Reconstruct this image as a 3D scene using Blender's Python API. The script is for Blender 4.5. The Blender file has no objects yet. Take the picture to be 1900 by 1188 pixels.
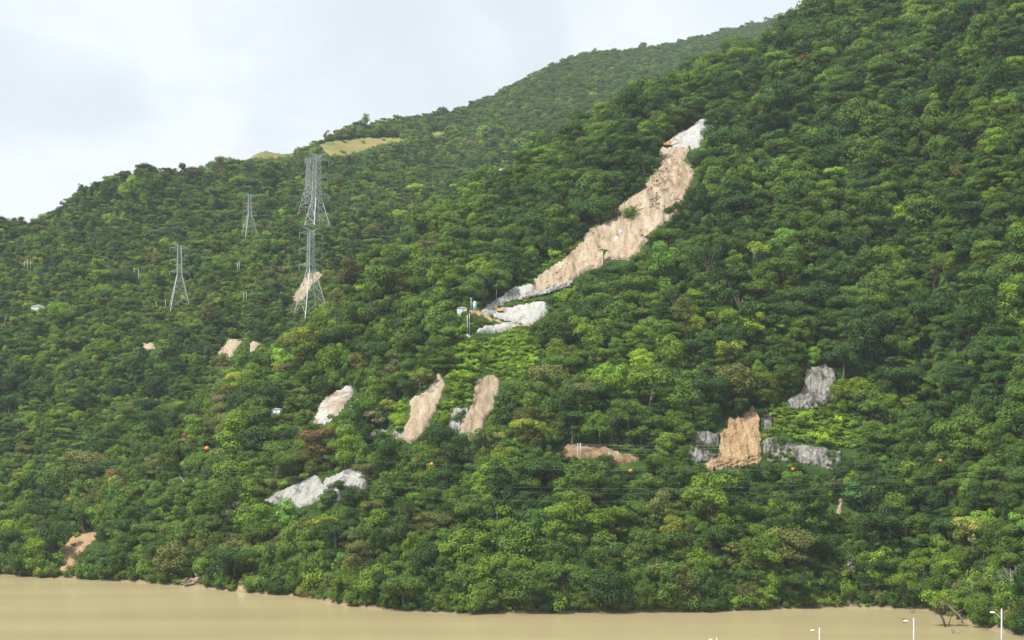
import bpy, math, random
import numpy as np
from mathutils import Vector, Matrix

# ------------------------------------------------------------------ camera, sky, sun, exposure
scene = bpy.context.scene
R = math.radians
F = 3013.0            # focal length in photo pixels (1900 wide)
HOR = 800.0           # photo row of the horizon
CAMZ = 74.0           # camera height above the water

cam_d = bpy.data.cameras.new('camera')
cam = bpy.data.objects.new('camera', cam_d)
scene.collection.objects.link(cam)
cam.location = (0, 0, CAMZ)
cam.rotation_euler = (R(90), 0, 0)
cam_d.sensor_width = 36.0
cam_d.lens = F / 1900.0 * 36.0
cam_d.shift_y = (HOR - 594.0) / 1900.0
cam_d.clip_start = 1.0
cam_d.clip_end = 20000.0
scene.camera = cam

SUN_EL, SUN_AZ = 56.0, 58.0     # elevation; azimuth: from behind the camera, turned towards the left
sd = Vector((-math.sin(R(SUN_AZ)) * math.cos(R(SUN_EL)), -math.cos(R(SUN_AZ)) * math.cos(R(SUN_EL)), math.sin(R(SUN_EL))))
sun_d = bpy.data.lights.new('sun', 'SUN')
sun_d.energy = 5.0
sun_d.angle = R(0.6)
sun_d.color = (1.0, 0.955, 0.88)
sun = bpy.data.objects.new('sun', sun_d)
sun.rotation_euler = sd.to_track_quat('Z', 'Y').to_euler()
sun.location = (0, 0, 900)
scene.collection.objects.link(sun)

world = bpy.data.worlds.new('World')
scene.world = world
world.use_nodes = True
wn = world.node_tree
wn.nodes.clear()
def wnode(t, **kw):
    n = wn.nodes.new(t)
    for k, v in kw.items():
        setattr(n, k, v)
    return n
sky = wnode('ShaderNodeTexSky', sky_type='NISHITA', sun_disc=False)
sky.sun_elevation = R(SUN_EL)
sky.sun_rotation = math.atan2(sd.x, sd.y)
sky.altitude = 300
sky.air_density = 1.0
sky.dust_density = 3.0
sky.ozone_density = 1.0
tc = wnode('ShaderNodeTexCoord')
sep = wnode('ShaderNodeSeparateXYZ')
wn.links.new(tc.outputs['Generated'], sep.inputs[0])
mx = wnode('ShaderNodeMath', operation='MAXIMUM'); mx.inputs[1].default_value = 0.02
wn.links.new(sep.outputs['Z'], mx.inputs[0])
ad = wnode('ShaderNodeMath', operation='ADD'); ad.inputs[1].default_value = 0.12
wn.links.new(mx.outputs[0], ad.inputs[0])
dx = wnode('ShaderNodeMath', operation='DIVIDE'); dy = wnode('ShaderNodeMath', operation='DIVIDE')
wn.links.new(sep.outputs['X'], dx.inputs[0]); wn.links.new(ad.outputs[0], dx.inputs[1])
wn.links.new(sep.outputs['Y'], dy.inputs[0]); wn.links.new(ad.outputs[0], dy.inputs[1])
cmb = wnode('ShaderNodeCombineXYZ')
wn.links.new(dx.outputs[0], cmb.inputs[0]); wn.links.new(dy.outputs[0], cmb.inputs[1])
mp = wnode('ShaderNodeMapping')
mp.inputs['Rotation'].default_value = (0, 0, R(24))
mp.inputs['Scale'].default_value = (1.7, 0.55, 1)
wn.links.new(cmb.outputs[0], mp.inputs[0])
nz = wnode('ShaderNodeTexNoise')
nz.inputs['Scale'].default_value = 1.3
nz.inputs['Detail'].default_value = 5
nz.inputs['Roughness'].default_value = 0.52
nz.inputs['Distortion'].default_value = 0.6
wn.links.new(mp.outputs[0], nz.inputs['Vector'])
cr = wnode('ShaderNodeMapRange')
cr.inputs['From Min'].default_value = 0.36
cr.inputs['From Max'].default_value = 0.66
cr.inputs['To Min'].default_value = 0.70
cr.inputs['To Max'].default_value = 1.0
cr.interpolation_type = 'SMOOTHSTEP'
wn.links.new(nz.outputs['Fac'], cr.inputs['Value'])
mixc = wnode('ShaderNodeMix', data_type='RGBA')
wn.links.new(cr.outputs[0], mixc.inputs['Factor'])
wn.links.new(sky.outputs[0], mixc.inputs['A'])
mixc.inputs['B'].default_value = (6.05, 6.4, 6.55, 1)
bg = wnode('ShaderNodeBackground'); bg.inputs['Strength'].default_value = 0.1
wo = wnode('ShaderNodeOutputWorld')
wn.links.new(mixc.outputs['Result'], bg.inputs['Color'])
wn.links.new(bg.outputs[0], wo.inputs['Surface'])

vs = scene.view_settings
scene.display_settings.display_device = 'sRGB'
vs.view_transform = 'Standard'; vs.look = 'None'; vs.exposure = 0.64; vs.gamma = 1.0
vs.use_curve_mapping = False
cy = scene.cycles
cy.max_bounces = 4; cy.diffuse_bounces = 2; cy.glossy_bounces = 2; cy.transmission_bounces = 3
cy.transparent_max_bounces = 4; cy.volume_bounces = 0
cy.caustics_reflective = False; cy.caustics_refractive = False
cy.use_denoising = True
cy.denoiser = 'OPENIMAGEDENOISE'
try:
    cy.denoising_prefilter = 'NONE'
except Exception:
    pass

# ------------------------------------------------------------------ helpers
rng = np.random.default_rng(7)
random.seed(7)
COL = scene.collection.objects

def link(o):
    COL.link(o)
    return o

def tag(o, label=None, cat=None, group=None, kind=None):
    if label: o['label'] = label
    if cat: o['category'] = cat
    if group: o['group'] = group
    if kind: o['kind'] = kind
    return o

def empty(name, loc, rz=0.0, s=1.0):
    o = bpy.data.objects.new(name, None)
    o.empty_display_size = 0.5
    o.location = loc
    o.rotation_euler = (0, 0, rz)
    o.scale = (s, s, s)
    return link(o)

def np_mesh(name, verts, faces, mats=(), smooth=False, mat_idx=None):
    """verts (n,3); faces (m,3) or (m,4) array."""
    me = bpy.data.meshes.new(name)
    verts = np.asarray(verts, dtype=np.float32); faces = np.asarray(faces, dtype=np.int32)
    k = faces.shape[1]
    me.vertices.add(len(verts)); me.vertices.foreach_set('co', verts.ravel())
    me.loops.add(faces.size); me.loops.foreach_set('vertex_index', faces.ravel())
    me.polygons.add(len(faces))
    me.polygons.foreach_set('loop_start', np.arange(0, faces.size, k, dtype=np.int32))
    me.polygons.foreach_set('loop_total', np.full(len(faces), k, dtype=np.int32))
    for m in mats: me.materials.append(m)
    if mat_idx is not None:
        me.polygons.foreach_set('material_index', np.asarray(mat_idx, dtype=np.int32))
    me.polygons.foreach_set('use_smooth', np.full(len(faces), bool(smooth)))
    me.update(calc_edges=True)
    return me

def obj(name, me, parent=None):
    o = bpy.data.objects.new(name, me)
    link(o)
    if parent is not None: o.parent = parent
    return o

class MB:
    """collects bars, boxes, tubes into one mesh"""
    def __init__(s): s.v = []; s.f = []
    def add(s, vs_, fs_):
        b = len(s.v); s.v += [tuple(p) for p in vs_]; s.f += [tuple(b + i for i in f) for f in fs_]; return s
    def bar(s, a, b, w, w2=None):
        a = Vector(a); b = Vector(b); w2 = w if w2 is None else w2
        d = (b - a).normalized()
        x = d.cross(Vector((0, 0, 1)))
        if x.length < 1e-3: x = Vector((1, 0, 0))
        x.normalize(); y = d.cross(x)
        vs_ = []
        for p, ww in ((a, w), (b, w2)):
            for sx, sy in ((-1, -1), (1, -1), (1, 1), (-1, 1)):
                vs_.append(p + x * sx * ww / 2 + y * sy * ww / 2)
        return s.add(vs_, [(0, 3, 2, 1), (4, 5, 6, 7), (0, 1, 5, 4), (1, 2, 6, 5), (2, 3, 7, 6), (3, 0, 4, 7)])
    def box(s, c, d, rz=0.0):
        c = Vector(c); m = Matrix.Rotation(rz, 3, 'Z'); vs_ = []
        for z in (-1, 1):
            for x, y in ((-1, -1), (1, -1), (1, 1), (-1, 1)):
                vs_.append(c + m @ Vector((x * d[0] / 2, y * d[1] / 2, z * d[2] / 2)))
        return s.add(vs_, [(0, 3, 2, 1), (4, 5, 6, 7), (0, 1, 5, 4), (1, 2, 6, 5), (2, 3, 7, 6), (3, 0, 4, 7)])
    def tube(s, pts, radii, n=6, cap=True):
        pts = [Vector(p) for p in pts]; b0 = len(s.v); vs_ = []; fs_ = []
        for i, p in enumerate(pts):
            d = (pts[min(i + 1, len(pts) - 1)] - pts[max(i - 1, 0)]).normalized()
            x = d.cross(Vector((0.13, 0.9, 0.4)))
            if x.length < 1e-3: x = d.cross(Vector((1, 0, 0)))
            x.normalize(); y = d.cross(x)
            for k in range(n):
                a = 2 * math.pi * k / n
                vs_.append(p + (x * math.cos(a) + y * math.sin(a)) * radii[i])
        for i in range(len(pts) - 1):
            for k in range(n):
                fs_.append((i * n + k, i * n + (k + 1) % n, (i + 1) * n + (k + 1) % n, (i + 1) * n + k))
        if cap:
            fs_.append(tuple(range(n - 1, -1, -1))); fs_.append(tuple((len(pts) - 1) * n + k for k in range(n)))
        return s.add(vs_, fs_)
    def prism(s, poly, y0, y1):
        n = len(poly)
        vs_ = [(x, y0, z) for x, z in poly] + [(x, y1, z) for x, z in poly]
        fs_ = [tuple(range(n)), tuple(range(2 * n - 1, n - 1, -1))] + [((i + 1) % n, i, n + i, n + (i + 1) % n) for i in range(n)]
        return s.add(vs_, fs_)
    def mesh(s, name, mat, smooth=False):
        me = bpy.data.meshes.new(name)
        me.from_pydata(s.v, [], s.f); me.materials.append(mat)
        if smooth:
            for p in me.polygons: p.use_smooth = True
        me.update(); return me
    def build(s, name, mat, parent=None, smooth=False):
        return obj(name, s.mesh(name, mat, smooth), parent)

# ---- value noise
def _h(ix, iy, seed):
    n = (ix.astype(np.int64) * 374761393 + iy.astype(np.int64) * 668265263 + seed * 1442695041) & 0x7fffffff
    n = ((n ^ (n >> 13)) * 1274126177) & 0x7fffffff
    n = n ^ (n >> 16)
    return (n & 0xffff) / 65535.0
def vnoise(x, y, seed=0):
    x = np.asarray(x, dtype=np.float64); y = np.asarray(y, dtype=np.float64)
    ix = np.floor(x); iy = np.floor(y); fx = x - ix; fy = y - iy
    fx = fx * fx * fx * (fx * (fx * 6 - 15) + 10); fy = fy * fy * fy * (fy * (fy * 6 - 15) + 10)
    a = _h(ix, iy, seed); b = _h(ix + 1, iy, seed); c = _h(ix, iy + 1, seed); d = _h(ix + 1, iy + 1, seed)
    return (a + (b - a) * fx + (c - a) * fy + (a - b - c + d) * fx * fy) * 2 - 1
def fbm(x, y, seed=0, o=4, g=0.5):
    s = 0; a = 1.0; t = 0
    for i in range(o):
        s = s + a * vnoise(x * 2 ** i + 17.3 * i, y * 2 ** i - 9.1 * i, seed + i); t += a; a *= g
    return s / t

# ------------------------------------------------------------------ materials
def new_mat(name):
    m = bpy.data.materials.new(name); m.use_nodes = True
    nt = m.node_tree; nt.nodes.clear()
    out = nt.nodes.new('ShaderNodeOutputMaterial')
    return m, nt, out

def simple_mat(name, col, rough=0.6, metal=0.0, var=0.12, scale=3.0, spec=0.3):
    m, nt, out = new_mat(name)
    p = nt.nodes.new('ShaderNodeBsdfPrincipled')
    tcn = nt.nodes.new('ShaderNodeTexCoord'); n = nt.nodes.new('ShaderNodeTexNoise')
    n.inputs['Scale'].default_value = scale; n.inputs['Detail'].default_value = 4
    nt.links.new(tcn.outputs['Object'], n.inputs['Vector'])
    mr = nt.nodes.new('ShaderNodeMapRange'); mr.inputs['To Min'].default_value = 1 - var; mr.inputs['To Max'].default_value = 1 + var
    nt.links.new(n.outputs['Fac'], mr.inputs['Value'])
    mu = nt.nodes.new('ShaderNodeVectorMath'); mu.operation = 'SCALE'; mu.inputs[0].default_value = col
    nt.links.new(mr.outputs[0], mu.inputs['Scale'])
    nt.links.new(mu.outputs[0], p.inputs['Base Color'])
    p.inputs['Roughness'].default_value = rough; p.inputs['Metallic'].default_value = metal
    p.inputs['Specular IOR Level'].default_value = spec
    nt.links.new(p.outputs[0], out.inputs['Surface'])
    return m

def leaf_mat(name, c=None, trans=0.20):
    """foliage; the colour is fixed, or read per plant from its 'tint' attribute"""
    m, nt, out = new_mat(name)
    oi = nt.nodes.new('ShaderNodeObjectInfo'); geo = nt.nodes.new('ShaderNodeNewGeometry')
    fine = nt.nodes.new('ShaderNodeTexNoise'); fine.inputs['Scale'].default_value = 0.5; fine.inputs['Detail'].default_value = 3
    nt.links.new(geo.outputs['Position'], fine.inputs['Vector'])
    mr = nt.nodes.new('ShaderNodeMapRange'); mr.inputs['From Min'].default_value = 0.3; mr.inputs['From Max'].default_value = 0.7
    mr.inputs['To Min'].default_value = 0.78; mr.inputs['To Max'].default_value = 1.24
    nt.links.new(fine.outputs['Fac'], mr.inputs['Value'])
    mr2 = nt.nodes.new('ShaderNodeMapRange'); mr2.inputs['To Min'].default_value = 0.82; mr2.inputs['To Max'].default_value = 1.18
    nt.links.new(oi.outputs['Random'], mr2.inputs['Value'])
    mm = nt.nodes.new('ShaderNodeMath'); mm.operation = 'MULTIPLY'
    nt.links.new(mr.outputs[0], mm.inputs[0]); nt.links.new(mr2.outputs[0], mm.inputs[1])
    sc = nt.nodes.new('ShaderNodeVectorMath'); sc.operation = 'SCALE'
    if c is None:
        at_ = nt.nodes.new('ShaderNodeAttribute'); at_.attribute_type = 'INSTANCER'; at_.attribute_name = 'tint'
        nt.links.new(at_.outputs['Vector'], sc.inputs[0])
    else:
        sc.inputs[0].default_value = c
    nt.links.new(mm.outputs[0], sc.inputs['Scale'])
    p = nt.nodes.new('ShaderNodeBsdfPrincipled'); p.inputs['Roughness'].default_value = 0.5
    p.inputs['Specular IOR Level'].default_value = 0.1
    t = nt.nodes.new('ShaderNodeBsdfTranslucent')
    nt.links.new(sc.outputs[0], p.inputs['Base Color']); nt.links.new(sc.outputs[0], t.inputs['Color'])
    ms = nt.nodes.new('ShaderNodeMixShader'); ms.inputs[0].default_value = trans
    nt.links.new(p.outputs[0], ms.inputs[1]); nt.links.new(t.outputs[0], ms.inputs[2])
    nt.links.new(ms.outputs[0], out.inputs['Surface'])
    return m

TINT = {'dark': (0.052, 0.105, 0.022), 'mid': (0.096, 0.166, 0.024), 'bright': (0.148, 0.236, 0.024), 'yellow': (0.241, 0.284, 0.036), 'olive': (0.140, 0.158, 0.040),
        'grey': (0.151, 0.147, 0.072), 'pale': (0.320, 0.345, 0.080), 'rust': (0.207, 0.142, 0.058), 'lime': (0.207, 0.326, 0.022), 'vine': (0.241, 0.367, 0.030)}
LEAF = {k: leaf_mat('leaf_' + k, c) for k, c in TINT.items()}
LEAF_ANY = leaf_mat('leaf_forest')
BARK = simple_mat('bark', (0.085, 0.070, 0.055), 0.9, var=0.35, scale=0.8)
DEADWOOD = simple_mat('dead_wood', (0.33, 0.29, 0.25), 0.9, var=0.3, scale=0.8)
STEEL = simple_mat('galvanised_steel', (0.40, 0.43, 0.44), 0.5, 0.25, var=0.1, scale=0.4)
CONCRETE_POLE = simple_mat('pole_concrete', (0.52, 0.52, 0.50), 0.8, var=0.1)
WHITE = simple_mat('white_paint', (0.78, 0.79, 0.79), 0.5, var=0.06, scale=0.6)
LAMP_GREY = simple_mat('lamp_paint', (0.46, 0.48, 0.48), 0.4, var=0.05)
ORANGE = simple_mat('orange_plastic', (0.78, 0.20, 0.045), 0.45, var=0.08, scale=2)
MACHINE = simple_mat('machine_orange', (0.72, 0.34, 0.06), 0.5, var=0.12, scale=1)
BLACK = simple_mat('dark_rubber', (0.03, 0.03, 0.03), 0.7)
BLUE = simple_mat('blue_tank', (0.28, 0.45, 0.55), 0.5)
WIRE = simple_mat('aluminium_wire', (0.42, 0.44, 0.45), 0.5, 0.2)
GLASSY = simple_mat('porcelain', (0.30, 0.33, 0.34), 0.2)
ROOF = simple_mat('tin_roof', (0.55, 0.57, 0.58), 0.5, 0.2)
ASPHALT = simple_mat('asphalt', (0.055, 0.055, 0.056), 0.9, var=0.2, scale=0.8)

def ground_mat():
    m, nt, out = new_mat('forest_floor')
    geo = nt.nodes.new('ShaderNodeNewGeometry')
    n = nt.nodes.new('ShaderNodeTexNoise'); n.inputs['Scale'].default_value = 0.09; n.inputs['Detail'].default_value = 8; n.inputs['Roughness'].default_value = 0.65
    nt.links.new(geo.outputs['Position'], n.inputs['Vector'])
    ramp = nt.nodes.new('ShaderNodeValToRGB')
    e = ramp.color_ramp.elements
    e[0].position = 0.3; e[0].color = (0.018, 0.036, 0.010, 1)
    e[1].position = 0.72; e[1].color = (0.075, 0.098, 0.024, 1)
    x = e.new(0.52); x.color = (0.032, 0.068, 0.014, 1)
    nt.links.new(n.outputs['Fac'], ramp.inputs[0])
    p = nt.nodes.new('ShaderNodeBsdfPrincipled'); p.inputs['Roughness'].default_value = 1; p.inputs['Specular IOR Level'].default_value = 0.05
    sx = nt.nodes.new('ShaderNodeSeparateXYZ'); nt.links.new(geo.outputs['Position'], sx.inputs[0])
    mz = nt.nodes.new('ShaderNodeMapRange'); mz.inputs['From Min'].default_value = 0.9; mz.inputs['From Max'].default_value = 2.2; mz.inputs['To Min'].default_value = 1.0; mz.inputs['To Max'].default_value = 0.0
    nt.links.new(sx.outputs['Z'], mz.inputs['Value'])
    silt = nt.nodes.new('ShaderNodeMix'); silt.data_type = 'RGBA'; silt.inputs['B'].default_value = (0.20, 0.16, 0.10, 1)
    nt.links.new(mz.outputs[0], silt.inputs['Factor']); nt.links.new(ramp.outputs[0], silt.inputs['A'])
    nt.links.new(silt.outputs['Result'], p.inputs['Base Color'])
    b = nt.nodes.new('ShaderNodeBump'); b.inputs['Strength'].default_value = 1; b.inputs['Distance'].default_value = 1.5
    nt.links.new(n.outputs['Fac'], b.inputs['Height']); nt.links.new(b.outputs[0], p.inputs['Normal'])
    nt.links.new(p.outputs[0], out.inputs['Surface'])
    return m

def earth_mat(name, stops, scale=0.12, stretch=(1, 1, 1), bump=0.8, rot=(0, 0, 0), fine=1.3):
    """bare ground: mottled colours along stops, fine speckle, relief"""
    m, nt, out = new_mat(name)
    geo = nt.nodes.new('ShaderNodeNewGeometry')
    mpn = nt.nodes.new('ShaderNodeMapping'); mpn.inputs['Scale'].default_value = stretch; mpn.inputs['Rotation'].default_value = rot
    nt.links.new(geo.outputs['Position'], mpn.inputs[0])
    n = nt.nodes.new('ShaderNodeTexNoise'); n.inputs['Scale'].default_value = scale; n.inputs['Detail'].default_value = 9
    n.inputs['Roughness'].default_value = 0.66; n.inputs['Distortion'].default_value = 0.8
    nt.links.new(mpn.outputs[0], n.inputs['Vector'])
    ramp = nt.nodes.new('ShaderNodeValToRGB'); el = ramp.color_ramp.elements
    while len(el) < len(stops): el.new(0.5)
    for i, (pos, c) in enumerate(stops):
        el[i].position = pos; el[i].color = (*c, 1)
    nt.links.new(n.outputs['Fac'], ramp.inputs[0])
    n2 = nt.nodes.new('ShaderNodeTexNoise'); n2.inputs['Scale'].default_value = fine; n2.inputs['Detail'].default_value = 5; n2.inputs['Roughness'].default_value = 0.7
    nt.links.new(geo.outputs['Position'], n2.inputs['Vector'])
    mr = nt.nodes.new('ShaderNodeMapRange'); mr.inputs['From Min'].default_value = 0.3; mr.inputs['From Max'].default_value = 0.7
    mr.inputs['To Min'].default_value = 0.72; mr.inputs['To Max'].default_value = 1.22
    nt.links.new(n2.outputs['Fac'], mr.inputs['Value'])
    mu = nt.nodes.new('ShaderNodeVectorMath'); mu.operation = 'SCALE'
    nt.links.new(ramp.outputs[0], mu.inputs[0]); nt.links.new(mr.outputs[0], mu.inputs['Scale'])
    p = nt.nodes.new('ShaderNodeBsdfPrincipled'); p.inputs['Roughness'].default_value = 0.95; p.inputs['Specular IOR Level'].default_value = 0.1
    nt.links.new(mu.outputs[0], p.inputs['Base Color'])
    b = nt.nodes.new('ShaderNodeBump'); b.inputs['Strength'].default_value = bump; b.inputs['Distance'].default_value = 1.2
    nt.links.new(n2.outputs['Fac'], b.inputs['Height'])
    b2 = nt.nodes.new('ShaderNodeBump'); b2.inputs['Strength'].default_value = bump; b2.inputs['Distance'].default_value = 3.0
    nt.links.new(n.outputs['Fac'], b2.inputs['Height']); nt.links.new(b.outputs[0], b2.inputs['Normal'])
    nt.links.new(b2.outputs[0], p.inputs['Normal'])
    nt.links.new(p.outputs[0], out.inputs['Surface'])
    return m

E_TAN = earth_mat('earth_tan', [(0.30, (0.16, 0.115, 0.075)), (0.40, (0.30, 0.23, 0.155)), (0.53, (0.43, 0.34, 0.24)), (0.68, (0.50, 0.43, 0.335))], 0.11, (1.6, 0.35, 0.5), 0.9, (0, 0, R(-38)))
E_ORANGE = earth_mat('earth_orange', [(0.27, (0.26, 0.15, 0.08)), (0.40, (0.42, 0.275, 0.15)), (0.56, (0.50, 0.355, 0.205)), (0.74, (0.52, 0.41, 0.27))], 0.13, (1, 1, 0.6), 1.0)
E_RED = earth_mat('earth_red', [(0.30, (0.10, 0.085, 0.04)), (0.44, (0.27, 0.17, 0.09)), (0.58, (0.36, 0.27, 0.18)), (0.70, (0.15, 0.15, 0.06))], 0.16, (1, 1, 1), 0.9)
E_SHOT = earth_mat('sprayed_concrete', [(0.30, (0.17, 0.163, 0.152)), (0.41, (0.29, 0.285, 0.272)), (0.55, (0.375, 0.375, 0.367)), (0.74, (0.33, 0.29, 0.24))], 0.13, (1.3, 1, 0.30), 0.5, fine=0.9)
E_WHITE = earth_mat('white_rock', [(0.32, (0.13, 0.125, 0.11)), (0.41, (0.32, 0.31, 0.285)), (0.53, (0.50, 0.49, 0.47)), (0.78, (0.55, 0.53, 0.50))], 0.17, (1.2, 1.2, 0.5), 1.0)
E_WHITEBROWN = earth_mat('white_rock_brown', [(0.42, (0.33, 0.215, 0.13)), (0.48, (0.40, 0.34, 0.275)), (0.54, (0.49, 0.48, 0.465)), (0.8, (0.47, 0.46, 0.44))], 0.045, (1, 1, 1.4), 1.0)
E_GREY = earth_mat('grey_cliff', [(0.32, (0.050, 0.047, 0.043)), (0.43, (0.14, 0.132, 0.122)), (0.53, (0.25, 0.24, 0.22)), (0.68, (0.42, 0.40, 0.37))], 0.24, (1, 1, 0.22), 0.8, fine=0.7)
E_GRASS = earth_mat('dry_grass', [(0.30, (0.085, 0.115, 0.030)), (0.44, (0.165, 0.170, 0.055)), (0.60, (0.230, 0.190, 0.080)), (0.75, (0.255, 0.180, 0.095))], 0.03, (1, 1, 1), 0.5)
E_GREENGRASS = earth_mat('green_grass', [(0.3, (0.06, 0.12, 0.02)), (0.5, (0.10, 0.17, 0.03)), (0.7, (0.17, 0.19, 0.055))], 0.06, (1, 1, 1), 0.7)

def water_mat():
    m, nt, out = new_mat('muddy_water')
    geo = nt.nodes.new('ShaderNodeNewGeometry')
    mpn = nt.nodes.new('ShaderNodeMapping'); mpn.inputs['Scale'].default_value = (0.16, 1.0, 1.0)
    nt.links.new(geo.outputs['Position'], mpn.inputs[0])
    n = nt.nodes.new('ShaderNodeTexNoise'); n.inputs['Scale'].default_value = 0.03; n.inputs['Detail'].default_value = 7
    nt.links.new(mpn.outputs[0], n.inputs['Vector'])
    ramp = nt.nodes.new('ShaderNodeValToRGB'); e = ramp.color_ramp.elements
    e[0].position = 0.3; e[0].color = (0.288, 0.242, 0.130, 1); e[1].position = 0.7; e[1].color = (0.342, 0.290, 0.162, 1)
    nt.links.new(n.outputs['Fac'], ramp.inputs[0])
    w = nt.nodes.new('ShaderNodeTexNoise'); w.inputs['Scale'].default_value = 0.35; w.inputs['Detail'].default_value = 5
    nt.links.new(mpn.outputs[0], w.inputs['Vector'])
    b = nt.nodes.new('ShaderNodeBump'); b.inputs['Strength'].default_value = 0.12; b.inputs['Distance'].default_value = 0.2
    nt.links.new(w.outputs['Fac'], b.inputs['Height'])
    p = nt.nodes.new('ShaderNodeBsdfPrincipled'); p.inputs['Roughness'].default_value = 0.20
    p.inputs['IOR'].default_value = 1.33; p.inputs['Specular IOR Level'].default_value = 0.3
    nt.links.new(ramp.outputs[0], p.inputs['Base Color']); nt.links.new(b.outputs[0], p.inputs['Normal'])
    nt.links.new(p.outputs[0], out.inputs['Surface'])
    return m

# ------------------------------------------------------------------ terrain as a height field
def curve(pts):
    xs = [p[0] for p in pts]; ys = [p[1] for p in pts]
    g = np.arange(-600, 2600, 10.0); y = np.interp(g, xs, ys)
    k = np.array([1, 3, 5, 6, 5, 3, 1.0]); k /= k.sum()
    yp = np.pad(y, 3, mode='edge'); y = np.convolve(yp, k, 'valid')
    return lambda u: np.interp(u, g, y)

def dist_of_shore(v): return F * CAMZ / (v - HOR)
SHORE = [(-300, 1052), (0, 1061), (120, 1070), (200, 1074), (300, 1082), (360, 1087), (440, 1096), (480, 1099), (560, 1103), (600, 1113),
         (650, 1122), (740, 1130), (850, 1135), (1000, 1135), (1150, 1133), (1300, 1133), (1430, 1128), (1570, 1124), (1720, 1128), (1760, 1140), (1800, 1152), (1850, 1166), (1900, 1176), (2000, 1192), (2300, 1230)]
Y0 = curve([(u, dist_of_shore(v)) for u, v in SHORE])
# near mountain: crest row on the photo (tree tops) and distance
A_R = [(-300, 1060, 920), (0, 1040, 895), (100, 1020, 885), (250, 900, 880), (400, 755, 905), (480, 670, 925), (560, 590, 945), (640, 525, 965), (700, 480, 985), (800, 410, 1010), (880, 358, 1025), (930, 320, 1035),
       (1000, 268, 1055), (1090, 215, 1080), (1200, 150, 1110), (1330, 100, 1135), (1400, 70, 1150), (1520, 0, 1175), (1620, -60, 1200), (1900, -230, 1260), (2300, -420, 1330)]
YA = curve([(a, c) for a, b, c in A_R])
TREE_A = 10.0
ZA = curve([(a, max(3.0, CAMZ + c * (HOR - b) / F - float(np.interp(a, [850, 1150, 1450, 1600], [10, 17, 19, 14])))) for a, b, c in A_R])
B_R = [(-300, 520, 1400), (0, 398, 1480), (60, 388, 1500), (120, 358, 1520), (200, 323, 1550), (280, 306, 1580), (380, 298, 1640), (450, 280, 1720), (475, 268, 1740), (520, 276, 1790), (600, 250, 1880), (650, 238, 1950),
       (720, 226, 2060), (780, 206, 2150), (850, 190, 2280), (900, 175, 2380), (960, 140, 2520), (1020, 115, 2640), (1080, 89, 2780), (1120, 85, 2860), (1200, 79, 2980), (1300, 58, 3120), (1400, 35, 3260), (1480, 22, 3350), (1600, 5, 3480), (2300, -60, 3700)]
YB = curve([(a, c) for a, b, c in B_R])
ZB = curve([(a, CAMZ + c * (HOR - b) / F - float(np.interp(a, [440, 462, 535, 575, 600, 740, 770], [14.5, 6, 6, 12, 6, 6, 14.5]))) for a, b, c in B_R])
C_R = [(-300, 900, 1150), (250, 700, 1150), (330, 590, 1200), (380, 525, 1260), (450, 460, 1330), (520, 433, 1345), (600, 409, 1340), (680, 402, 1400), (760, 392, 1490), (850, 365, 1580), (950, 330, 1650), (1100, 330, 1700), (2300, 330, 1700)]
YC = curve([(a, c) for a, b, c in C_R])
ZC = curve([(a, CAMZ + c * (HOR - b) / F - 6) for a, b, c in C_R])

def H(X, Y):
    X = np.asarray(X, float); Y = np.asarray(Y, float)
    u = 950 + F * X / Y
    y0 = Y0(u)
    ya = YA(u); za = ZA(u)
    t = (Y - y0) / np.maximum(ya - y0, 15)
    g = np.where(t < 1, t * (1.32 - 0.32 * np.maximum(t, 0) ** 2), 1 + 0.3 * (t - 1) - 1.5 * (t - 1) ** 2)
    ha = za * np.maximum(g, -1.0)
    ha = np.where(t > 1, np.maximum(ha, -30), ha)
    tb = (Y - y0) / (YB(u) - y0)
    gb = np.where(tb < 1, tb * (0.86 + 0.14 * np.maximum(tb, 0)), 1 + 0.1 * (tb - 1) - 2.2 * (tb - 1) ** 2)
    hb = ZB(u) * np.maximum(gb, -1)
    d = Y - YC(u)
    hc = ZC(u) - np.where(d < 0, 0.56 * -d - 3 * (1 - np.exp(d / 12)), 0.30 * d)
    k = 5.0
    m = np.maximum(np.maximum(ha, hb), hc)
    h = m + k * np.log(np.exp((ha - m) / k) + np.exp((hb - m) / k) + np.exp((hc - m) / k)) - 0.0
    inl = np.clip((Y - y0) / 70.0, 0, 1)
    far = np.clip((Y - 1250) / 900.0, 0, 1)
    gul = fbm(X / 75.0 + 0.4 * vnoise(Y / 120., X / 300., 5), Y / 210.0, 11, 3)
    gul = 1 - 2 * np.abs(gul)                      # ridged
    near_n = 9.0 * (gul - 0.45) + 3.5 * fbm(X / 32., Y / 32., 31, 2)
    far_n = 24.0 * (1 - 2 * np.abs(fbm(X / 260. + 0.6 * vnoise(X / 400., Y / 400., 8), Y / 420., 51, 3)) - 0.5)
    crest_b = np.clip((1.0 - tb) * 6, 0.12, 1)
    crest_a = np.clip(np.abs(1.0 - t) * 5, 0.35, 1)
    h = h + inl * (near_n * (1 - far) * crest_a + far_n * far * crest_b)
    return np.maximum(h, -9.0)

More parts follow.
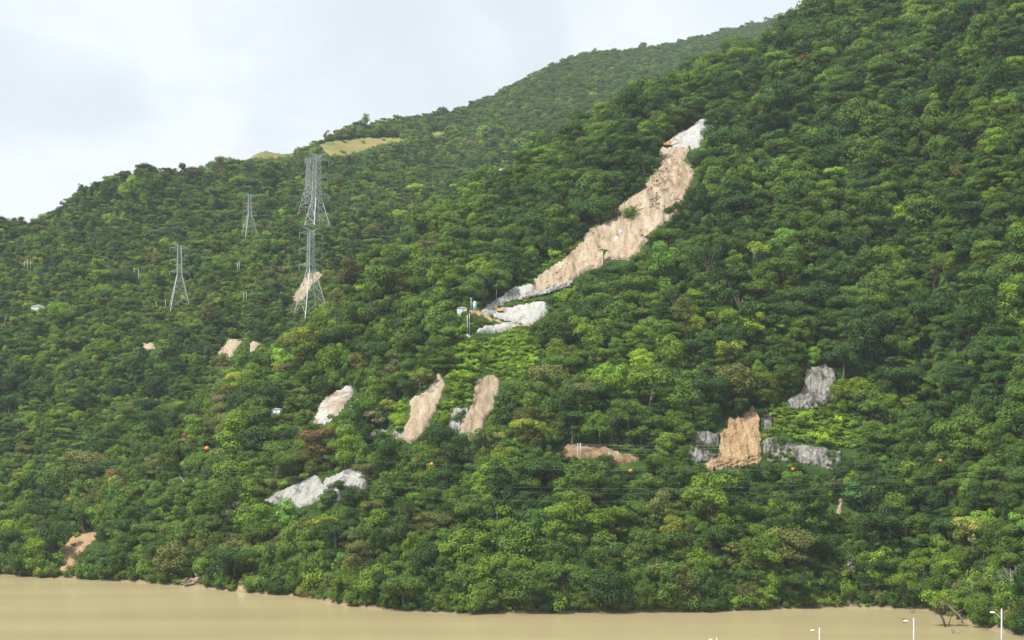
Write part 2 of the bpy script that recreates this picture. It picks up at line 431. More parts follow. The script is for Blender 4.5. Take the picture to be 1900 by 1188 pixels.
# view table: for each photo column the first ground hit of each photo row
UG = np.arange(-200, 2101, 2.0)
YS = np.concatenate([np.arange(540, 1500, 1.5), np.arange(1500, 4200, 6.0)])
_X = (UG[:, None] - 950) / F * YS[None, :]
HG = H(_X, np.broadcast_to(YS, _X.shape))
VG = HOR - F * (HG - CAMZ) / YS[None, :]
VMIN = np.minimum.accumulate(VG, axis=1)          # rows reached so far (decreasing)
def hit_Y(u, v):
    """distance of first terrain surface seen at photo position; nan for sky"""
    u = np.atleast_1d(np.asarray(u, float)); v = np.atleast_1d(np.asarray(v, float))
    ci = np.clip(np.round((u - UG[0]) / 2).astype(int), 0, len(UG) - 1)
    out = np.full(u.shape, np.nan)
    for c in np.unique(ci):
        m = ci == c
        col = -VMIN[c]
        j = np.searchsorted(col, -v[m], side='left')
        ok = j < len(YS)
        jj = np.clip(j, 1, len(YS) - 1)
        c0 = col[jj - 1]; c1 = col[jj]
        tt = np.where(c1 > c0, (-v[m] - c0) / np.maximum(c1 - c0, 1e-6), 1.0)
        y = YS[jj - 1] + np.clip(tt, 0, 1) * (YS[jj] - YS[jj - 1])
        out[m] = np.where(ok, y, np.nan)
    return out
def at(u, v):
    y = float(hit_Y(u, v)[0])
    x = (u - 950) / F * y
    return Vector((x, y, float(H(x, y))))
def at_depth(u, v, y):
    return Vector(((u - 950) / F * y, y, CAMZ + (HOR - v) / F * y))
def uv_of(X, Y, Z): return 950 + F * X / Y, HOR - F * (Z - CAMZ) / Y

# terrain sheet
ug = np.concatenate([np.arange(-700, -150, 20.0), np.arange(-150, 2051, 5.0), np.arange(2060, 2600, 20.0)])
yg = np.concatenate([np.arange(520, 1400, 3.0), np.arange(1400, 2200, 7.0), np.arange(2200, 4100, 14.0)])
XX = (ug[:, None] - 950) / F * yg[None, :]; YY = np.broadcast_to(yg, XX.shape)
ZZ = H(XX, YY)
nu, ny = XX.shape
idx = np.arange(nu * ny).reshape(nu, ny)
tf = np.stack([idx[:-1, :-1], idx[1:, :-1], idx[1:, 1:], idx[:-1, 1:]], -1).reshape(-1, 4)
zq = ZZ.ravel()[tf].max(1)
tf = tf[zq > -8.9]
hill = obj('hillside', np_mesh('hillside', np.stack([XX, YY, ZZ], -1).reshape(-1, 3), tf, [ground_mat()], smooth=True))
tag(hill, 'steep forested mountainside rising from the muddy lake', kind='structure')

# water
wm = MB(); wm.add([(-2600, 380, 0), (2600, 380, 0), (2600, 1500, 0), (-2600, 1500, 0)], [(0, 1, 2, 3)])
wv = []; 
water = obj('water', np_mesh('water', [(-2200, 300, 0), (2200, 300, 0), (2200, 1100, 0), (-2200, 1100, 0)], [(0, 1, 2, 3)], [water_mat()]))
tag(water, 'wide muddy tan lake water along the foot of the mountain', kind='structure')

# the near bank below the picture, with the road that carries the street lamps
bx_ = np.arange(-170, 231, 10.0); by_ = np.concatenate([np.arange(-60, 470, 10.0), [475, 500]])
BX, BY = np.meshgrid(bx_, by_, indexing='ij')
BZ = np.minimum(70.5, 74.6 - 0.16 * BY) + 0.0
BZ = np.where(BY > 470, -4.0, BZ)
nb_i = np.arange(BX.size).reshape(BX.shape)
nb_f = np.stack([nb_i[:-1, :-1], nb_i[1:, :-1], nb_i[1:, 1:], nb_i[:-1, 1:]], -1).reshape(-1, 4)
bank = obj('ground', np_mesh('ground', np.stack([BX, BY, BZ], -1).reshape(-1, 3), nb_f, [E_GREENGRASS], smooth=True))
tag(bank, 'grassy near bank below the viewpoint', kind='structure')
LAMPS = [(60.3, 200.0), (56.4, 228.0), (49.6, 262.0), (37.8, 300.0)]
def bank_z(y): return min(70.5, 74.6 - 0.16 * y)
rp = [(66, 150), (64.0, 200), (60.4, 228), (53.8, 262), (42.4, 300), (24, 345)]
rv = []; rf = []
for i, (x, y) in enumerate(rp):
    rv += [(x - 3.0, y - 0.8, bank_z(y - 0.8) + 0.05), (x + 3.5, y + 0.8, bank_z(y + 0.8) + 0.05)]
    if i: rf.append((2 * i - 2, 2 * i - 1, 2 * i + 1, 2 * i))
road = obj('road', np_mesh('road', rv, rf, [ASPHALT])); tag(road, 'narrow asphalt road along the near bank', kind='structure')

# ------------------------------------------------------------------ bare patches traced on the slope
def inside(poly, U, V):
    p = np.asarray(poly, float); n = len(p); c = np.zeros(U.shape, bool)
    j = n - 1
    for i in range(n):
        xi, yi = p[i]; xj, yj = p[j]
        if yi != yj:
            c ^= ((yi > V) != (yj > V)) & (U < (xj - xi) * (V - yi) / (yj - yi) + xi)
        j = i
    return c

MASK = np.zeros((1300, 2100), np.uint8)     # [v+50, u+100]; 1 = bare, 2 = low plants only, 3 = low bright shrubs
def paint(poly, val):
    p = np.asarray(poly, float)
    u0, v0 = np.floor(p.min(0)).astype(int); u1, v1 = np.ceil(p.max(0)).astype(int)
    U, V = np.meshgrid(np.arange(u0, u1 + 1), np.arange(v0, v1 + 1))
    ins = inside(poly, U, V)
    uu = np.clip(U[ins] + 100, 0, 2099); vv = np.clip(V[ins] + 50, 0, 1299)
    MASK[vv, uu] = val
def mask_at(u, v):
    return MASK[np.clip(np.round(v).astype(int) + 50, 0, 1299), np.clip(np.round(u).astype(int) + 100, 0, 2099)]

# low bright shrubs first, so that bare ground is painted over them
for poly in [
    [(842, 655), (858, 626), (905, 618), (970, 608), (1010, 635), (990, 690), (960, 715), (930, 704), (905, 692), (884, 706), (876, 748), (850, 780), (805, 785), (822, 715), (838, 680)],
    [(1000, 545), (1062, 532), (1070, 548), (1040, 570), (1000, 566), (960, 572), (930, 566), (960, 556)],
    [(960, 528), (1000, 505), (1045, 480), (1085, 450), (1085, 440), (1040, 470), (990, 505)],
    [(862, 612), (905, 590), (935, 598), (905, 604), (885, 612), (868, 622)],
    [(738, 745), (765, 745), (762, 790), (735, 800)],
    [(1410, 830), (1420, 760), (1470, 745), (1600, 770), (1610, 830), (1560, 832), (1480, 818), (1455, 808)],
]: paint(poly, 3)
for poly in [   # low growth around tower feet, poles and in clearings
    [(308, 520), (360, 520), (370, 600), (300, 600)], [(548, 500), (612, 500), (618, 606), (545, 606)], [(445, 415), (485, 415), (488, 450), (440, 450)],
    [(430, 470), (460, 440), (485, 446), (470, 470), (440, 500)], [(435, 480), (460, 480), (462, 570), (440, 570)],
    [(40, 478), (66, 478), (66, 505), (40, 505)], [(242, 490), (275, 490), (275, 526), (242, 526)], [(484, 684), (500, 684), (500, 722), (484, 722)],
    [(340, 815), (354, 815), (356, 850), (340, 850)], [(55, 565), (95, 565), (95, 582), (55, 582)], [(505, 755), (545, 755), (550, 790), (505, 785)],
    [(850, 565), (905, 560), (905, 630), (850, 640)], [(1050, 820), (1200, 830), (1195, 862), (1050, 858)], [(255, 560), (310, 560), (310, 580), (255, 580)],
    [(555, 390), (615, 400), (615, 418), (555, 415)], [(480, 912), (600, 870), (690, 868), (690, 930), (560, 952), (480, 940)],
    [(100, 1000), (185, 985), (190, 1000), (150, 1050), (105, 1066)], [(915, 305), (955, 305), (955, 322), (915, 322)],
    [(1545, 905), (1570, 905), (1600, 1060), (1590, 1130), (1560, 1130), (1560, 1040), (1540, 960)],
    [(470, 255), (600, 235), (600, 275), (560, 300), (440, 302), (445, 285)], [(590, 272), (612, 266), (650, 261), (748, 259), (755, 264), (690, 285), (640, 296), (592, 294)],
]: paint(poly, 2)

PATCHES = []
def densify(poly, step=7.0, jag=2.0, seed=0):
    r = np.random.default_rng(seed); out = []
    for i in range(len(poly)):
        a = np.array(poly[i], float); b = np.array(poly[(i + 1) % len(poly)], float)
        n = max(1, int(np.hypot(*(b - a)) / step))
        for k in range(n):
            p = a + (b - a) * k / n
            out.append(tuple(p))
    out = np.array(out)
    n1 = np.stack([fbm(out[:, 0] / 8., out[:, 1] / 8., seed + 200, 3, 0.8), fbm(out[:, 0] / 8., out[:, 1] / 8., seed + 300, 3, 0.8)], -1)
    out = out + n1 * jag * 2.2 + r.normal(0, jag * 0.5, out.shape)
    return [tuple(q) for q in out]

def patch(name, poly, mat, label, res=2.5, off=0.7, amp=0.9, wl=7.0, seed=1, jag=1.6, grow=0, clear=True, ridge=0.0):
    """sheet of bare ground that lies on the slope, with its own relief; its rim dips below the slope"""
    pol = densify(poly, 3, jag, seed)
    if clear:
        for du, dv in ((0, 0), (-4, 0), (4, 0), (0, 4), (0, -2)): paint([(a_ + du, b_ + dv) for a_, b_ in pol], 1)
    p = np.asarray(pol); u0, v0 = p.min(0) - 2 * res; u1, v1 = p.max(0) + 2 * res
    us = np.arange(u0, u1 + res, res); vs_ = np.arange(v0, v1 + res, res)
    U, V = np.meshgrid(us, vs_, indexing='ij')
    ins = inside(pol, U, V)
    Yh = hit_Y(U.ravel(), V.ravel()).reshape(U.shape)
    ok = ~np.isnan(Yh)
    Yh = np.where(ok, Yh, 900.0)
    Xh = (U - 950) / F * Yh
    e = 2.0
    Zh = H(Xh, Yh)
    nx = -(H(Xh + e, Yh) - H(Xh - e, Yh)) / (2 * e); nyy = -(H(Xh, Yh + e) - H(Xh, Yh - e)) / (2 * e)
    nl = np.sqrt(nx * nx + nyy * nyy + 1)
    rel = amp * fbm(Xh / wl, Yh / wl, seed * 7 + 3, 4, 0.55)
    if ridge: rel = rel + ridge * (0.4 - 1.3 * np.abs(fbm(Xh / (wl * 0.8) + 0.5 * vnoise(Yh / 9., Xh / 20., seed), Yh / (wl * 4.0), seed * 5 + 1, 3))) + 0.18 * ridge * np.floor(2.5 * fbm(Xh / (wl * 2), Yh / (wl * 1.5), seed * 3, 2))
    core = ins.copy()
    core[1:-1, 1:-1] &= ins[:-2, 1:-1] & ins[2:, 1:-1] & ins[1:-1, :-2] & ins[1:-1, 2:]
    dsp = np.where(core, np.maximum(off + rel, 0.45), np.where(ins, np.maximum(off * 0.4 + 0.4 * rel, 0.3), -0.8))
    Xd = Xh + nx / nl * dsp; Yd = Yh + nyy / nl * dsp; Zd = Zh + dsp / nl
    ii = np.arange(U.size).reshape(U.shape)
    any_in = ins[:-1, :-1] | ins[1:, :-1] | ins[1:, 1:] | ins[:-1, 1:]
    all_ok = ok[:-1, :-1] & ok[1:, :-1] & ok[1:, 1:] & ok[:-1, 1:]
    yq = np.stack([Yh[:-1, :-1], Yh[1:, :-1], Yh[1:, 1:], Yh[:-1, 1:]], -1)
    flat = (yq.max(-1) - yq.min(-1)) < 60
    use = any_in & all_ok & flat
    f = np.stack([ii[:-1, :-1], ii[:-1, 1:], ii[1:, 1:], ii[1:, :-1]], -1)[use]
    used, inv = np.unique(f, return_inverse=True)
    vv = np.stack([Xd, Yd, Zd], -1).reshape(-1, 3)[used]
    o = obj(name, np_mesh(name, vv, inv.reshape(-1, 4), [mat], smooth=True))
    tag(o, label, kind='structure')
    PATCHES.append(o)
    return o

def cliff(name, poly, mat, label, steep=0.80, cols=2.2, rows=26, amp=1.0, seed=2, jag=2.3):
    """rock face set steeper than the slope, joined back to it by a ledge on top"""
    pol = densify(poly, 3, jag, seed); paint(pol, 4)
    p = np.asarray(pol); us = np.arange(p[:, 0].min() + 1, p[:, 0].max() - 1, cols)
    vfine = np.arange(p[:, 1].min() - 1, p[:, 1].max() + 1, 0.5)
    P = []
    for u in us:
        ins = inside(pol, np.full(vfine.shape, u), vfine)
        if not ins.any(): P.append(P[-1] if P else None); continue
        vt, vb = vfine[ins].min(), vfine[ins].max()
        yb = float(hit_Y(u, vb + 1)[0]); yt = float(hit_Y(u, vt)[0])
        P.append((u, vt, vb, yb, yt))
    P = [q for q in P if q]
    ybs = np.array([q[3] for q in P]); k = np.ones(7) / 7
    ybs = np.convolve(np.pad(ybs, 3, mode='edge'), k, 'valid')
    verts = []
    n = rows + 3
    for c, (u, vt, vb, yb, yt) in enumerate(P):
        edge = min(c, len(P) - 1 - c)
        for r in range(n):
            if r == 0:      # buried foot
                y = ybs[c]; v = vb + 6; y += 0.5
            elif r == n - 1:  # back of ledge
                y = yt + 4; v = vt + 1
            else:
                s = (r - 1) / (rows)
                v = vb + (vt - vb) * min(s, 1)
                ysl = float(np.interp(s, [0, 1], [ybs[c], yt]))
                y = ybs[c] + (ysl - ybs[c]) * steep - 0.4
                nn = float(fbm(u / 5.0, v / 12.0, seed * 3, 3, 0.6)); n2 = float(abs(fbm(u / 11., v / 40., seed + 9, 3)))
                y += amp * nn + amp * 2.2 * (n2 - 0.3)
            if edge == 0: y = yt + 3
            verts.append(at_depth(u, v, y))
        if True:
            b = verts[-1]; verts[-1] = Vector((b.x, b.y, min(b.z, float(H(b.x, b.y)) - 0.3)))
    m_ = len(P); ii = np.arange(m_ * n).reshape(m_, n)
    f = np.stack([ii[:-1, :-1], ii[1:, :-1], ii[1:, 1:], ii[:-1, 1:]], -1).reshape(-1, 4)
    o = obj(name, np_mesh(name, np.array([tuple(q) for q in verts]), f, [mat], smooth=True))
    tag(o, label, kind='structure')
    return o

BIG = [(1227, 277), (1282, 275), (1277, 284), (1266, 300), (1285, 312), (1288, 331), (1278, 356), (1267, 378), (1251, 400), (1227, 419), (1216, 431), (1196, 451), (1185, 467), (1167, 485),
       (1146, 482), (1126, 492), (1093, 501), (1067, 517), (1059, 530), (1005, 549), (992, 551), (978, 548), (994, 536), (991, 521), (1021, 499), (1046, 483), (1080, 454), (1091, 427), (1114, 419), (1147, 386), (1177, 365), (1198, 348), (1210, 327), (1228, 306), (1223, 281)]
patch('landslide_scar', BIG, E_TAN, 'long tan landslide scar running down the near mountain to the pale concrete', res=2.0, off=1.4, amp=1.0, wl=6, seed=3, ridge=1.7)
patch('concrete_slope', [(1220, 279), (1232, 266), (1255, 252), (1280, 236), (1302, 219), (1320, 227), (1310, 242), (1305, 257), (1293, 276), (1255, 279)], E_SHOT,
      'pale grey sprayed concrete at the top of the long scar', amp=0.5, wl=10, seed=5, off=1.2)
patch('rubble_bank', [(1306, 226), (1320, 230), (1332, 242), (1318, 246), (1304, 242)], E_WHITE, 'pale rubble beside the topmost concrete', seed=8, amp=1.0)
patch('concrete_slope', [(889, 580), (905, 566), (923, 555), (950, 536), (971, 531), (986, 525), (994, 537), (978, 546), (957, 555), (937, 562), (924, 571), (921, 584), (905, 584)], E_SHOT,
      'upper pale concrete strip at the foot of the long scar', amp=0.6, wl=9, seed=11, off=1.1)
patch('concrete_slope', [(922, 572), (950, 570), (978, 563), (1000, 561), (1027, 561), (1025, 577), (1005, 588), (994, 599), (964, 601), (937, 595), (913, 586)], E_SHOT,
      'broad middle pale concrete face below the long scar', amp=0.8, wl=10, seed=12, off=1.2, ridge=0.6)
patch('concrete_slope', [(880, 620), (888, 611), (909, 603), (937, 600), (961, 603), (944, 613), (912, 620)], E_SHOT, 'lowest pale concrete lobe above the bright green shrubs', amp=0.5, wl=8, seed=13, off=1.2)
patch('site_track', [(868, 578), (885, 572), (900, 582), (915, 590), (938, 597), (965, 602), (996, 600), (990, 606), (960, 606), (930, 602), (908, 592), (885, 586)], E_ORANGE, 'orange earth track across the concrete works', amp=0.4, wl=6, seed=14, off=0.6)
patch('concrete_slope', [(862, 624), (868, 619), (878, 620), (872, 626)], E_SHOT, 'small pale concrete apron beside the lowest lobe', amp=0.4, seed=15)
patch('rock_scar', [(653, 713), (657, 730), (637, 757), (623, 774), (602, 790), (581, 783), (591, 751), (605, 737), (632, 723)], E_WHITEBROWN, 'white rock scar with brown foot on the middle slope', amp=1.6, wl=8, seed=17, ridge=1.2)
patch('earth_strip', [(657, 748), (654, 767), (637, 791), (630, 788), (645, 765)], E_TAN, 'narrow brown earth strip beside the white rock scar', seed=18)
patch('landslide_scar', [(815, 690), (827, 713), (815, 747), (801, 778), (790, 806), (770, 823), (742, 816), (752, 792), (763, 764), (758, 744), (776, 734), (794, 722), (806, 703)], E_TAN,
      'tan slide chute left of the bright green shrubs', seed=19, amp=1.2, wl=6, ridge=1.2)
patch('landslide_scar', [(882, 706), (910, 695), (927, 706), (925, 737), (911, 767), (897, 795), (872, 820), (851, 809), (856, 785), (872, 754), (879, 737)], E_TAN,
      'tan slide chute right of the bright green shrubs', seed=20, amp=1.2, wl=6, ridge=1.2)
cliff('rock_face', [(667, 812), (690, 798), (708, 795), (742, 802), (755, 812), (750, 822), (728, 825), (694, 820)], E_GREY, 'low grey roadside rock below the white rock scar', seed=21, rows=8)
cliff('rock_face', [(846, 757), (869, 756), (872, 764), (859, 790), (848, 803), (832, 789), (838, 770)], E_WHITE, 'small pale rock face beside the second tan chute', seed=22, rows=10)
patch('rock_outcrop', [(587, 880), (600, 900), (602, 922), (575, 938), (544, 945), (518, 937), (487, 931), (513, 914), (554, 896)], E_WHITE, 'bright white rock wedge above the shore forest', amp=0.7, wl=7, seed=23, ridge=1.2, jag=0.7)
patch('rock_outcrop', [(603, 891), (622, 882), (648, 868), (662, 872), (684, 884), (684, 905), (660, 920), (634, 930), (612, 932), (600, 912)], E_WHITE, 'white rock slope half hidden behind two dark trees', amp=0.8, wl=7, seed=24, ridge=1.4, jag=1.2)
patch('landslide_scar', [(1388, 762), (1391, 752), (1396, 760), (1399, 754), (1406, 777), (1411, 795), (1410, 814), (1416, 851), (1404, 868), (1318, 872), (1308, 862), (1330, 840), (1337, 806), (1346, 796), (1350, 776), (1362, 778), (1378, 774)], E_ORANGE,
      'fan of orange earth between two grey cliffs', seed=25, amp=1.2, wl=5, ridge=2.4, off=1.0, jag=2.6, res=2.0)
cliff('rock_face', [(1269, 816), (1291, 801), (1334, 801), (1337, 836), (1324, 859), (1287, 855), (1273, 830)], E_GREY, 'smooth grey cliff left of the orange earth fan', seed=26)
cliff('rock_face', [(1416, 816), (1440, 812), (1461, 809), (1475, 824), (1520, 830), (1561, 836), (1565, 854), (1549, 873), (1510, 862), (1479, 856), (1420, 855)], E_GREY, 'streaked grey cliff right of the orange earth fan', seed=27)
cliff('rock_face', [(1497, 685), (1530, 675), (1550, 688), (1557, 725), (1536, 746), (1512, 758), (1464, 759), (1460, 744), (1490, 726)], E_GREY, 'tall grey rock knob high above the cliffs', seed=28)
cliff('rock_face', [(1412, 772), (1432, 770), (1432, 795), (1416, 800)], E_GREY, 'small dark rock at the upper corner of the orange fan', seed=29, rows=8)
patch('road_cut', [(1022, 843), (1040, 838), (1055, 825), (1085, 826), (1122, 830), (1158, 842), (1188, 846), (1185, 856), (1155, 862), (1103, 852), (1050, 848)], E_RED, 'red earth road cutting behind the twin poles', seed=30, amp=1.3, wl=6)
patch('landslide_scar', [(173, 985), (184, 995), (164, 1012), (153, 1035), (132, 1056), (112, 1066), (105, 1042), (108, 1022), (136, 996)], E_ORANGE, 'orange slip reaching the lake below the dark forest', seed=31, amp=1.2, wl=6, ridge=1)
patch('landslide_scar', [(483, 1051), (486, 1056), (456, 1078), (454, 1099), (438, 1099), (442, 1077), (468, 1058)], E_ORANGE, 'thin orange slip ending at the water line', seed=32, amp=0.8, wl=5)
patch('earth_strip', [(368, 1064), (374, 1070), (356, 1089), (332, 1089), (348, 1080)], E_TAN, 'pale broken stones at the lake edge', seed=33, amp=1.5, wl=4)
patch('path', [(336, 856), (341, 860), (332, 874), (337, 886), (348, 898), (345, 904), (333, 892), (326, 876)], E_SHOT, 'short pale footpath winding through the forest', seed=34, amp=0.2)
patch('landslide_scar', [(594, 502), (597, 512), (580, 530), (560, 556), (540, 573), (533, 570), (552, 535), (572, 510)], E_TAN, 'pinkish slide behind the tall steel tower', seed=35, amp=1.0, wl=8)
cliff('rock_face', [(536, 524), (548, 516), (556, 520), (548, 538), (538, 541)], E_GREY, 'small dark rock beside the pinkish slide', seed=36, rows=6)
patch('earth_strip', [(403, 652), (427, 628), (451, 630), (432, 662), (407, 664)], E_TAN, 'brown bank of bare earth below the towers', seed=37, amp=1.0)
patch('earth_strip', [(468, 630), (486, 637), (466, 659), (461, 652)], E_TAN, 'small light brown bank beside the larger one', seed=38, amp=1.0)
patch('earth_strip', [(262, 637), (285, 635), (290, 648), (268, 648)], E_TAN, 'faint brown bank among trees below the steel tower', seed=39)
patch('grass_clearing', [(594, 270), (612, 263), (650, 258), (690, 256), (742, 256), (750, 261), (705, 268), (672, 280), (640, 288), (606, 286), (598, 278)], E_GRASS, 'dry brown grass clearing near the skyline', seed=40, res=1.6, off=0.8, amp=0.4)
patch('grass_clearing', [(480, 274), (500, 280), (520, 283), (545, 282), (546, 290), (505, 295), (478, 295), (452, 298), (450, 291)], E_GRASS, 'small dry grass saddle on the skyline', seed=41, res=1.6, off=0.8, amp=0.4)
patch('grass_clearing', [(798, 246), (822, 244), (830, 249), (805, 252)], E_GRASS, 'tiny brown grass patch on the far slope', seed=42, off=0.8)
patch('stream_bed', [(1556, 922), (1564, 926), (1563, 945), (1559, 960), (1552, 955)], E_TAN, 'thin pale gully bed high above the lake', seed=43, amp=0.4)
patch('stream_bed', [(1570, 1046), (1580, 1033), (1591, 1042), (1587, 1062), (1575, 1072), (1565, 1064)], E_TAN, 'pale boulder heap in the gully', seed=44, amp=1.2, wl=3)
patch('stream_bed', [(1564, 1078), (1574, 1075), (1580, 1090), (1582, 1110), (1578, 1125), (1568, 1124), (1571, 1105), (1564, 1090)], E_TAN, 'thin pale gully bed running into the lake', seed=45, amp=0.6, wl=3)
patch('rubble_bank', [(796, 618), (804, 617), (807, 631), (801, 634), (796, 626)], E_WHITE, 'tiny pale rock spot left of the concrete works', seed=46)
for i, (poly, lab) in enumerate([([(1145, 432), (1152, 428), (1160, 434), (1157, 440), (1146, 440)], 'upper broken concrete slab lying in the scar'), ([(1139, 446), (1145, 441), (1152, 444), (1150, 455), (1138, 458)], 'lower broken concrete slab lying in the scar')]):
    patch('concrete_slab', poly, E_SHOT, lab, res=1.6, off=2.3, amp=0.3, seed=50 + i, jag=0.4)

# ------------------------------------------------------------------ trees
def quad_leaves(C, N, size, r, aspect=1.35):
    """one small quad per leaf clump: C centres, N normals"""
    n = len(C)
    a = r.normal(size=(n, 3)); T = np.cross(N, a); T /= np.linalg.norm(T, axis=1, keepdims=True) + 1e-9
    B = np.cross(N, T)
    s = size[:, None]
    d0 = T * s * aspect * 0.5; d1 = B * s * 0.5
    fold = N * s * 0.12
    V = np.stack([C - d0, C - d1 * 0.9 + fold, C + d0 - fold, C + d1 * 0.9 + fold], 1).reshape(-1, 3)
    Fq = np.arange(4 * n).reshape(n, 4)
    return V, Fq

def crown_leaves(r, clumps, per_m2, leaf):
    """clumps: list of (centre, radius xyz)"""
    Cs = []; Ns = []; Ss = []
    for c, rad in clumps:
        rad = np.asarray(rad)
        area = 4 * math.pi * ((rad[0] * rad[1]) ** 1.6 / 3 + 2 * (rad[0] * rad[2]) ** 1.6 / 3) ** (1 / 1.6)
        n = int(area * per_m2)
        d = r.normal(size=(n, 3)); d /= np.linalg.norm(d, axis=1, keepdims=True)
        keep = (d[:, 2] > -0.35) | (r.random(n) < 0.35)
        d = d[keep]; n = len(d)
        lump = 1 + 0.16 * np.sin(d[:, 0] * 5 + r.random() * 6) * np.sin(d[:, 1] * 5 + r.random() * 6) + 0.07 * r.normal(size=n)
        lump = np.clip(lump, 0.55, 1.25)
        P = np.asarray(c) + d * rad * lump[:, None]
        N = d / rad; N /= np.linalg.norm(N, axis=1, keepdims=True)
        N = N + r.normal(size=(n, 3)) * 0.26 + np.array([0, 0, 0.22]); N /= np.linalg.norm(N, axis=1, keepdims=True)
        Cs.append(P); Ns.append(N); Ss.append(leaf * r.uniform(0.65, 1.35, n))
    return quad_leaves(np.concatenate(Cs), np.concatenate(Ns), np.concatenate(Ss), r)

def make_clumps(r, kind, Rr, Hh):
    """clump layout of one crown; returns clumps and crown base height"""
    cl = []
    if kind == 'dome':
        n = 26; zc = Hh * 0.52; rz = Hh * 0.46
        for i in range(n):
            a = r.uniform(0, 6.283); z = r.uniform(-0.75, 1); q = math.sqrt(max(0, 1 - z * z)) * r.uniform(0.6, 0.85)
            k = r.uniform(0.24, 0.44) * Rr
            cl.append(((q * Rr * math.cos(a), q * Rr * math.sin(a), zc + z * rz * 0.74), (k, k, k * r.uniform(0.6, 0.85))))
        cl.append(((0, 0, zc), (Rr * 0.55, Rr * 0.55, rz * 0.6)))
    elif kind == 'umbrella':
        n = 17
        for i in range(n):
            a = r.uniform(0, 6.283); q = math.sqrt(r.random()) * 0.85
            z = Hh - 1.2 - q * q * Rr * 0.30 + r.normal(0, 0.35)
            k = r.uniform(0.24, 0.38) * Rr
            cl.append(((q * Rr * math.cos(a), q * Rr * math.sin(a), z), (k, k, k * r.uniform(0.45, 0.62))))
        for i in range(10):
            a = r.uniform(0, 6.283); q = r.uniform(0.3, 0.8); k = r.uniform(0.22, 0.34) * Rr
            cl.append(((q * Rr * math.cos(a), q * Rr * math.sin(a), Hh * r.uniform(0.3, 0.66)), (k, k, k * 0.5)))
    elif kind == 'tall':
        n = 26
        for i in range(n):
            z = r.uniform(0.12, 1.0); w = Rr * (0.35 + 0.65 * math.sin(math.pi * min(1, (z - 0.12) / 0.9)) ** 0.7)
            a = r.uniform(0, 6.283); q = r.uniform(0.3, 0.8) * w; k = r.uniform(0.30, 0.45) * Rr
            cl.append(((q * math.cos(a), q * math.sin(a), z * Hh - k * 0.5), (k, k, k * r.uniform(0.65, 0.95))))
        cl.append(((0, 0, Hh * 0.62), (Rr * 0.45, Rr * 0.45, Hh * 0.28)))
    elif kind == 'lobed':
        m = int(r.integers(4, 6))
        for j in range(m):
            a = 6.283 * j / m + r.normal(0, 0.4); q = Rr * r.uniform(0.35, 0.6); zc = Hh * r.uniform(0.42, 0.82); R2 = Rr * r.uniform(0.40, 0.55)
            for i in range(6):
                b = r.uniform(0, 6.283); z = r.uniform(-0.3, 1); p = math.sqrt(max(0, 1 - z * z)) * 0.7; k = R2 * r.uniform(0.38, 0.55)
                cl.append(((q * math.cos(a) + p * R2 * math.cos(b), q * math.sin(a) + p * R2 * math.sin(b), zc + z * R2 * 0.55), (k, k, k * 0.68)))
    elif kind == 'layered':
        for j in range(6):
            z = Hh * (0.28 + 0.135 * j); w = Rr * (1.05 - 0.13 * j)
            for i in range(max(3, 6 - j // 2)):
                a = r.uniform(0, 6.283); q = r.uniform(0.2, 0.75) * w; k = r.uniform(0.28, 0.42) * Rr
                cl.append(((q * math.cos(a), q * math.sin(a), z + r.normal(0, 0.5)), (k, k, k * 0.58)))
    elif kind == 'sparse':
        for i in range(14):
            a = r.uniform(0, 6.283); q = math.sqrt(r.random()) * 0.9 * Rr; k = r.uniform(0.16, 0.28) * Rr
            cl.append(((q * math.cos(a), q * math.sin(a), Hh * r.uniform(0.6, 0.97)), (k, k, k * 0.6)))
    elif kind == 'shrub':
        for i in range(9):
            a = r.uniform(0, 6.283); q = math.sqrt(r.random()) * 0.75 * Rr; k = r.uniform(0.28, 0.45) * Rr
            cl.append(((q * math.cos(a), q * math.sin(a), Hh * r.uniform(0.25, 0.7)), (k, k, k * r.uniform(0.6, 0.9))))
    return cl

def trunk_mesh(name, r, clumps, Hh, rad, lean=(0, 0), mat=None, limbs=6):
    m = MB()
    top = np.mean([c for c, _ in clumps], axis=0) if clumps else np.array([lean[0], lean[1], Hh * 0.8])
    top = np.array([top[0] * 0.5, top[1] * 0.5, Hh * 0.72])
    w = r.normal(0, 0.25, 2)
    pts = [(0, 0, -2.0), (0, 0, 0.3), (w[0], w[1], Hh * 0.3), (top[0] * 0.7 - w[0], top[1] * 0.7 + w[1], Hh * 0.52), tuple(top)]
    m.tube(pts, [rad * 1.4, rad * 1.15, rad * 0.85, rad * 0.6, rad * 0.25], 6)
    order = r.permutation(len(clumps))[:limbs]
    for i in order:
        c = np.asarray(clumps[i][0]); s = Hh * r.uniform(0.32, 0.5)
        a = np.array([w[0] * 0.8, w[1] * 0.8, s]); mid = a * 0.45 + c * 0.55 + np.array([0, 0, 0.1 * Hh])
        mid[2] = min(mid[2], c[2])
        m.tube([tuple(a), tuple(mid), tuple(c)], [rad * 0.45, rad * 0.3, rad * 0.12], 4, cap=False)
    me = bpy.data.meshes.new(name); me.from_pydata(m.v, [], m.f); me.materials.append(mat or BARK)
    for p in me.polygons: p.use_smooth = True
    me.update(); return me

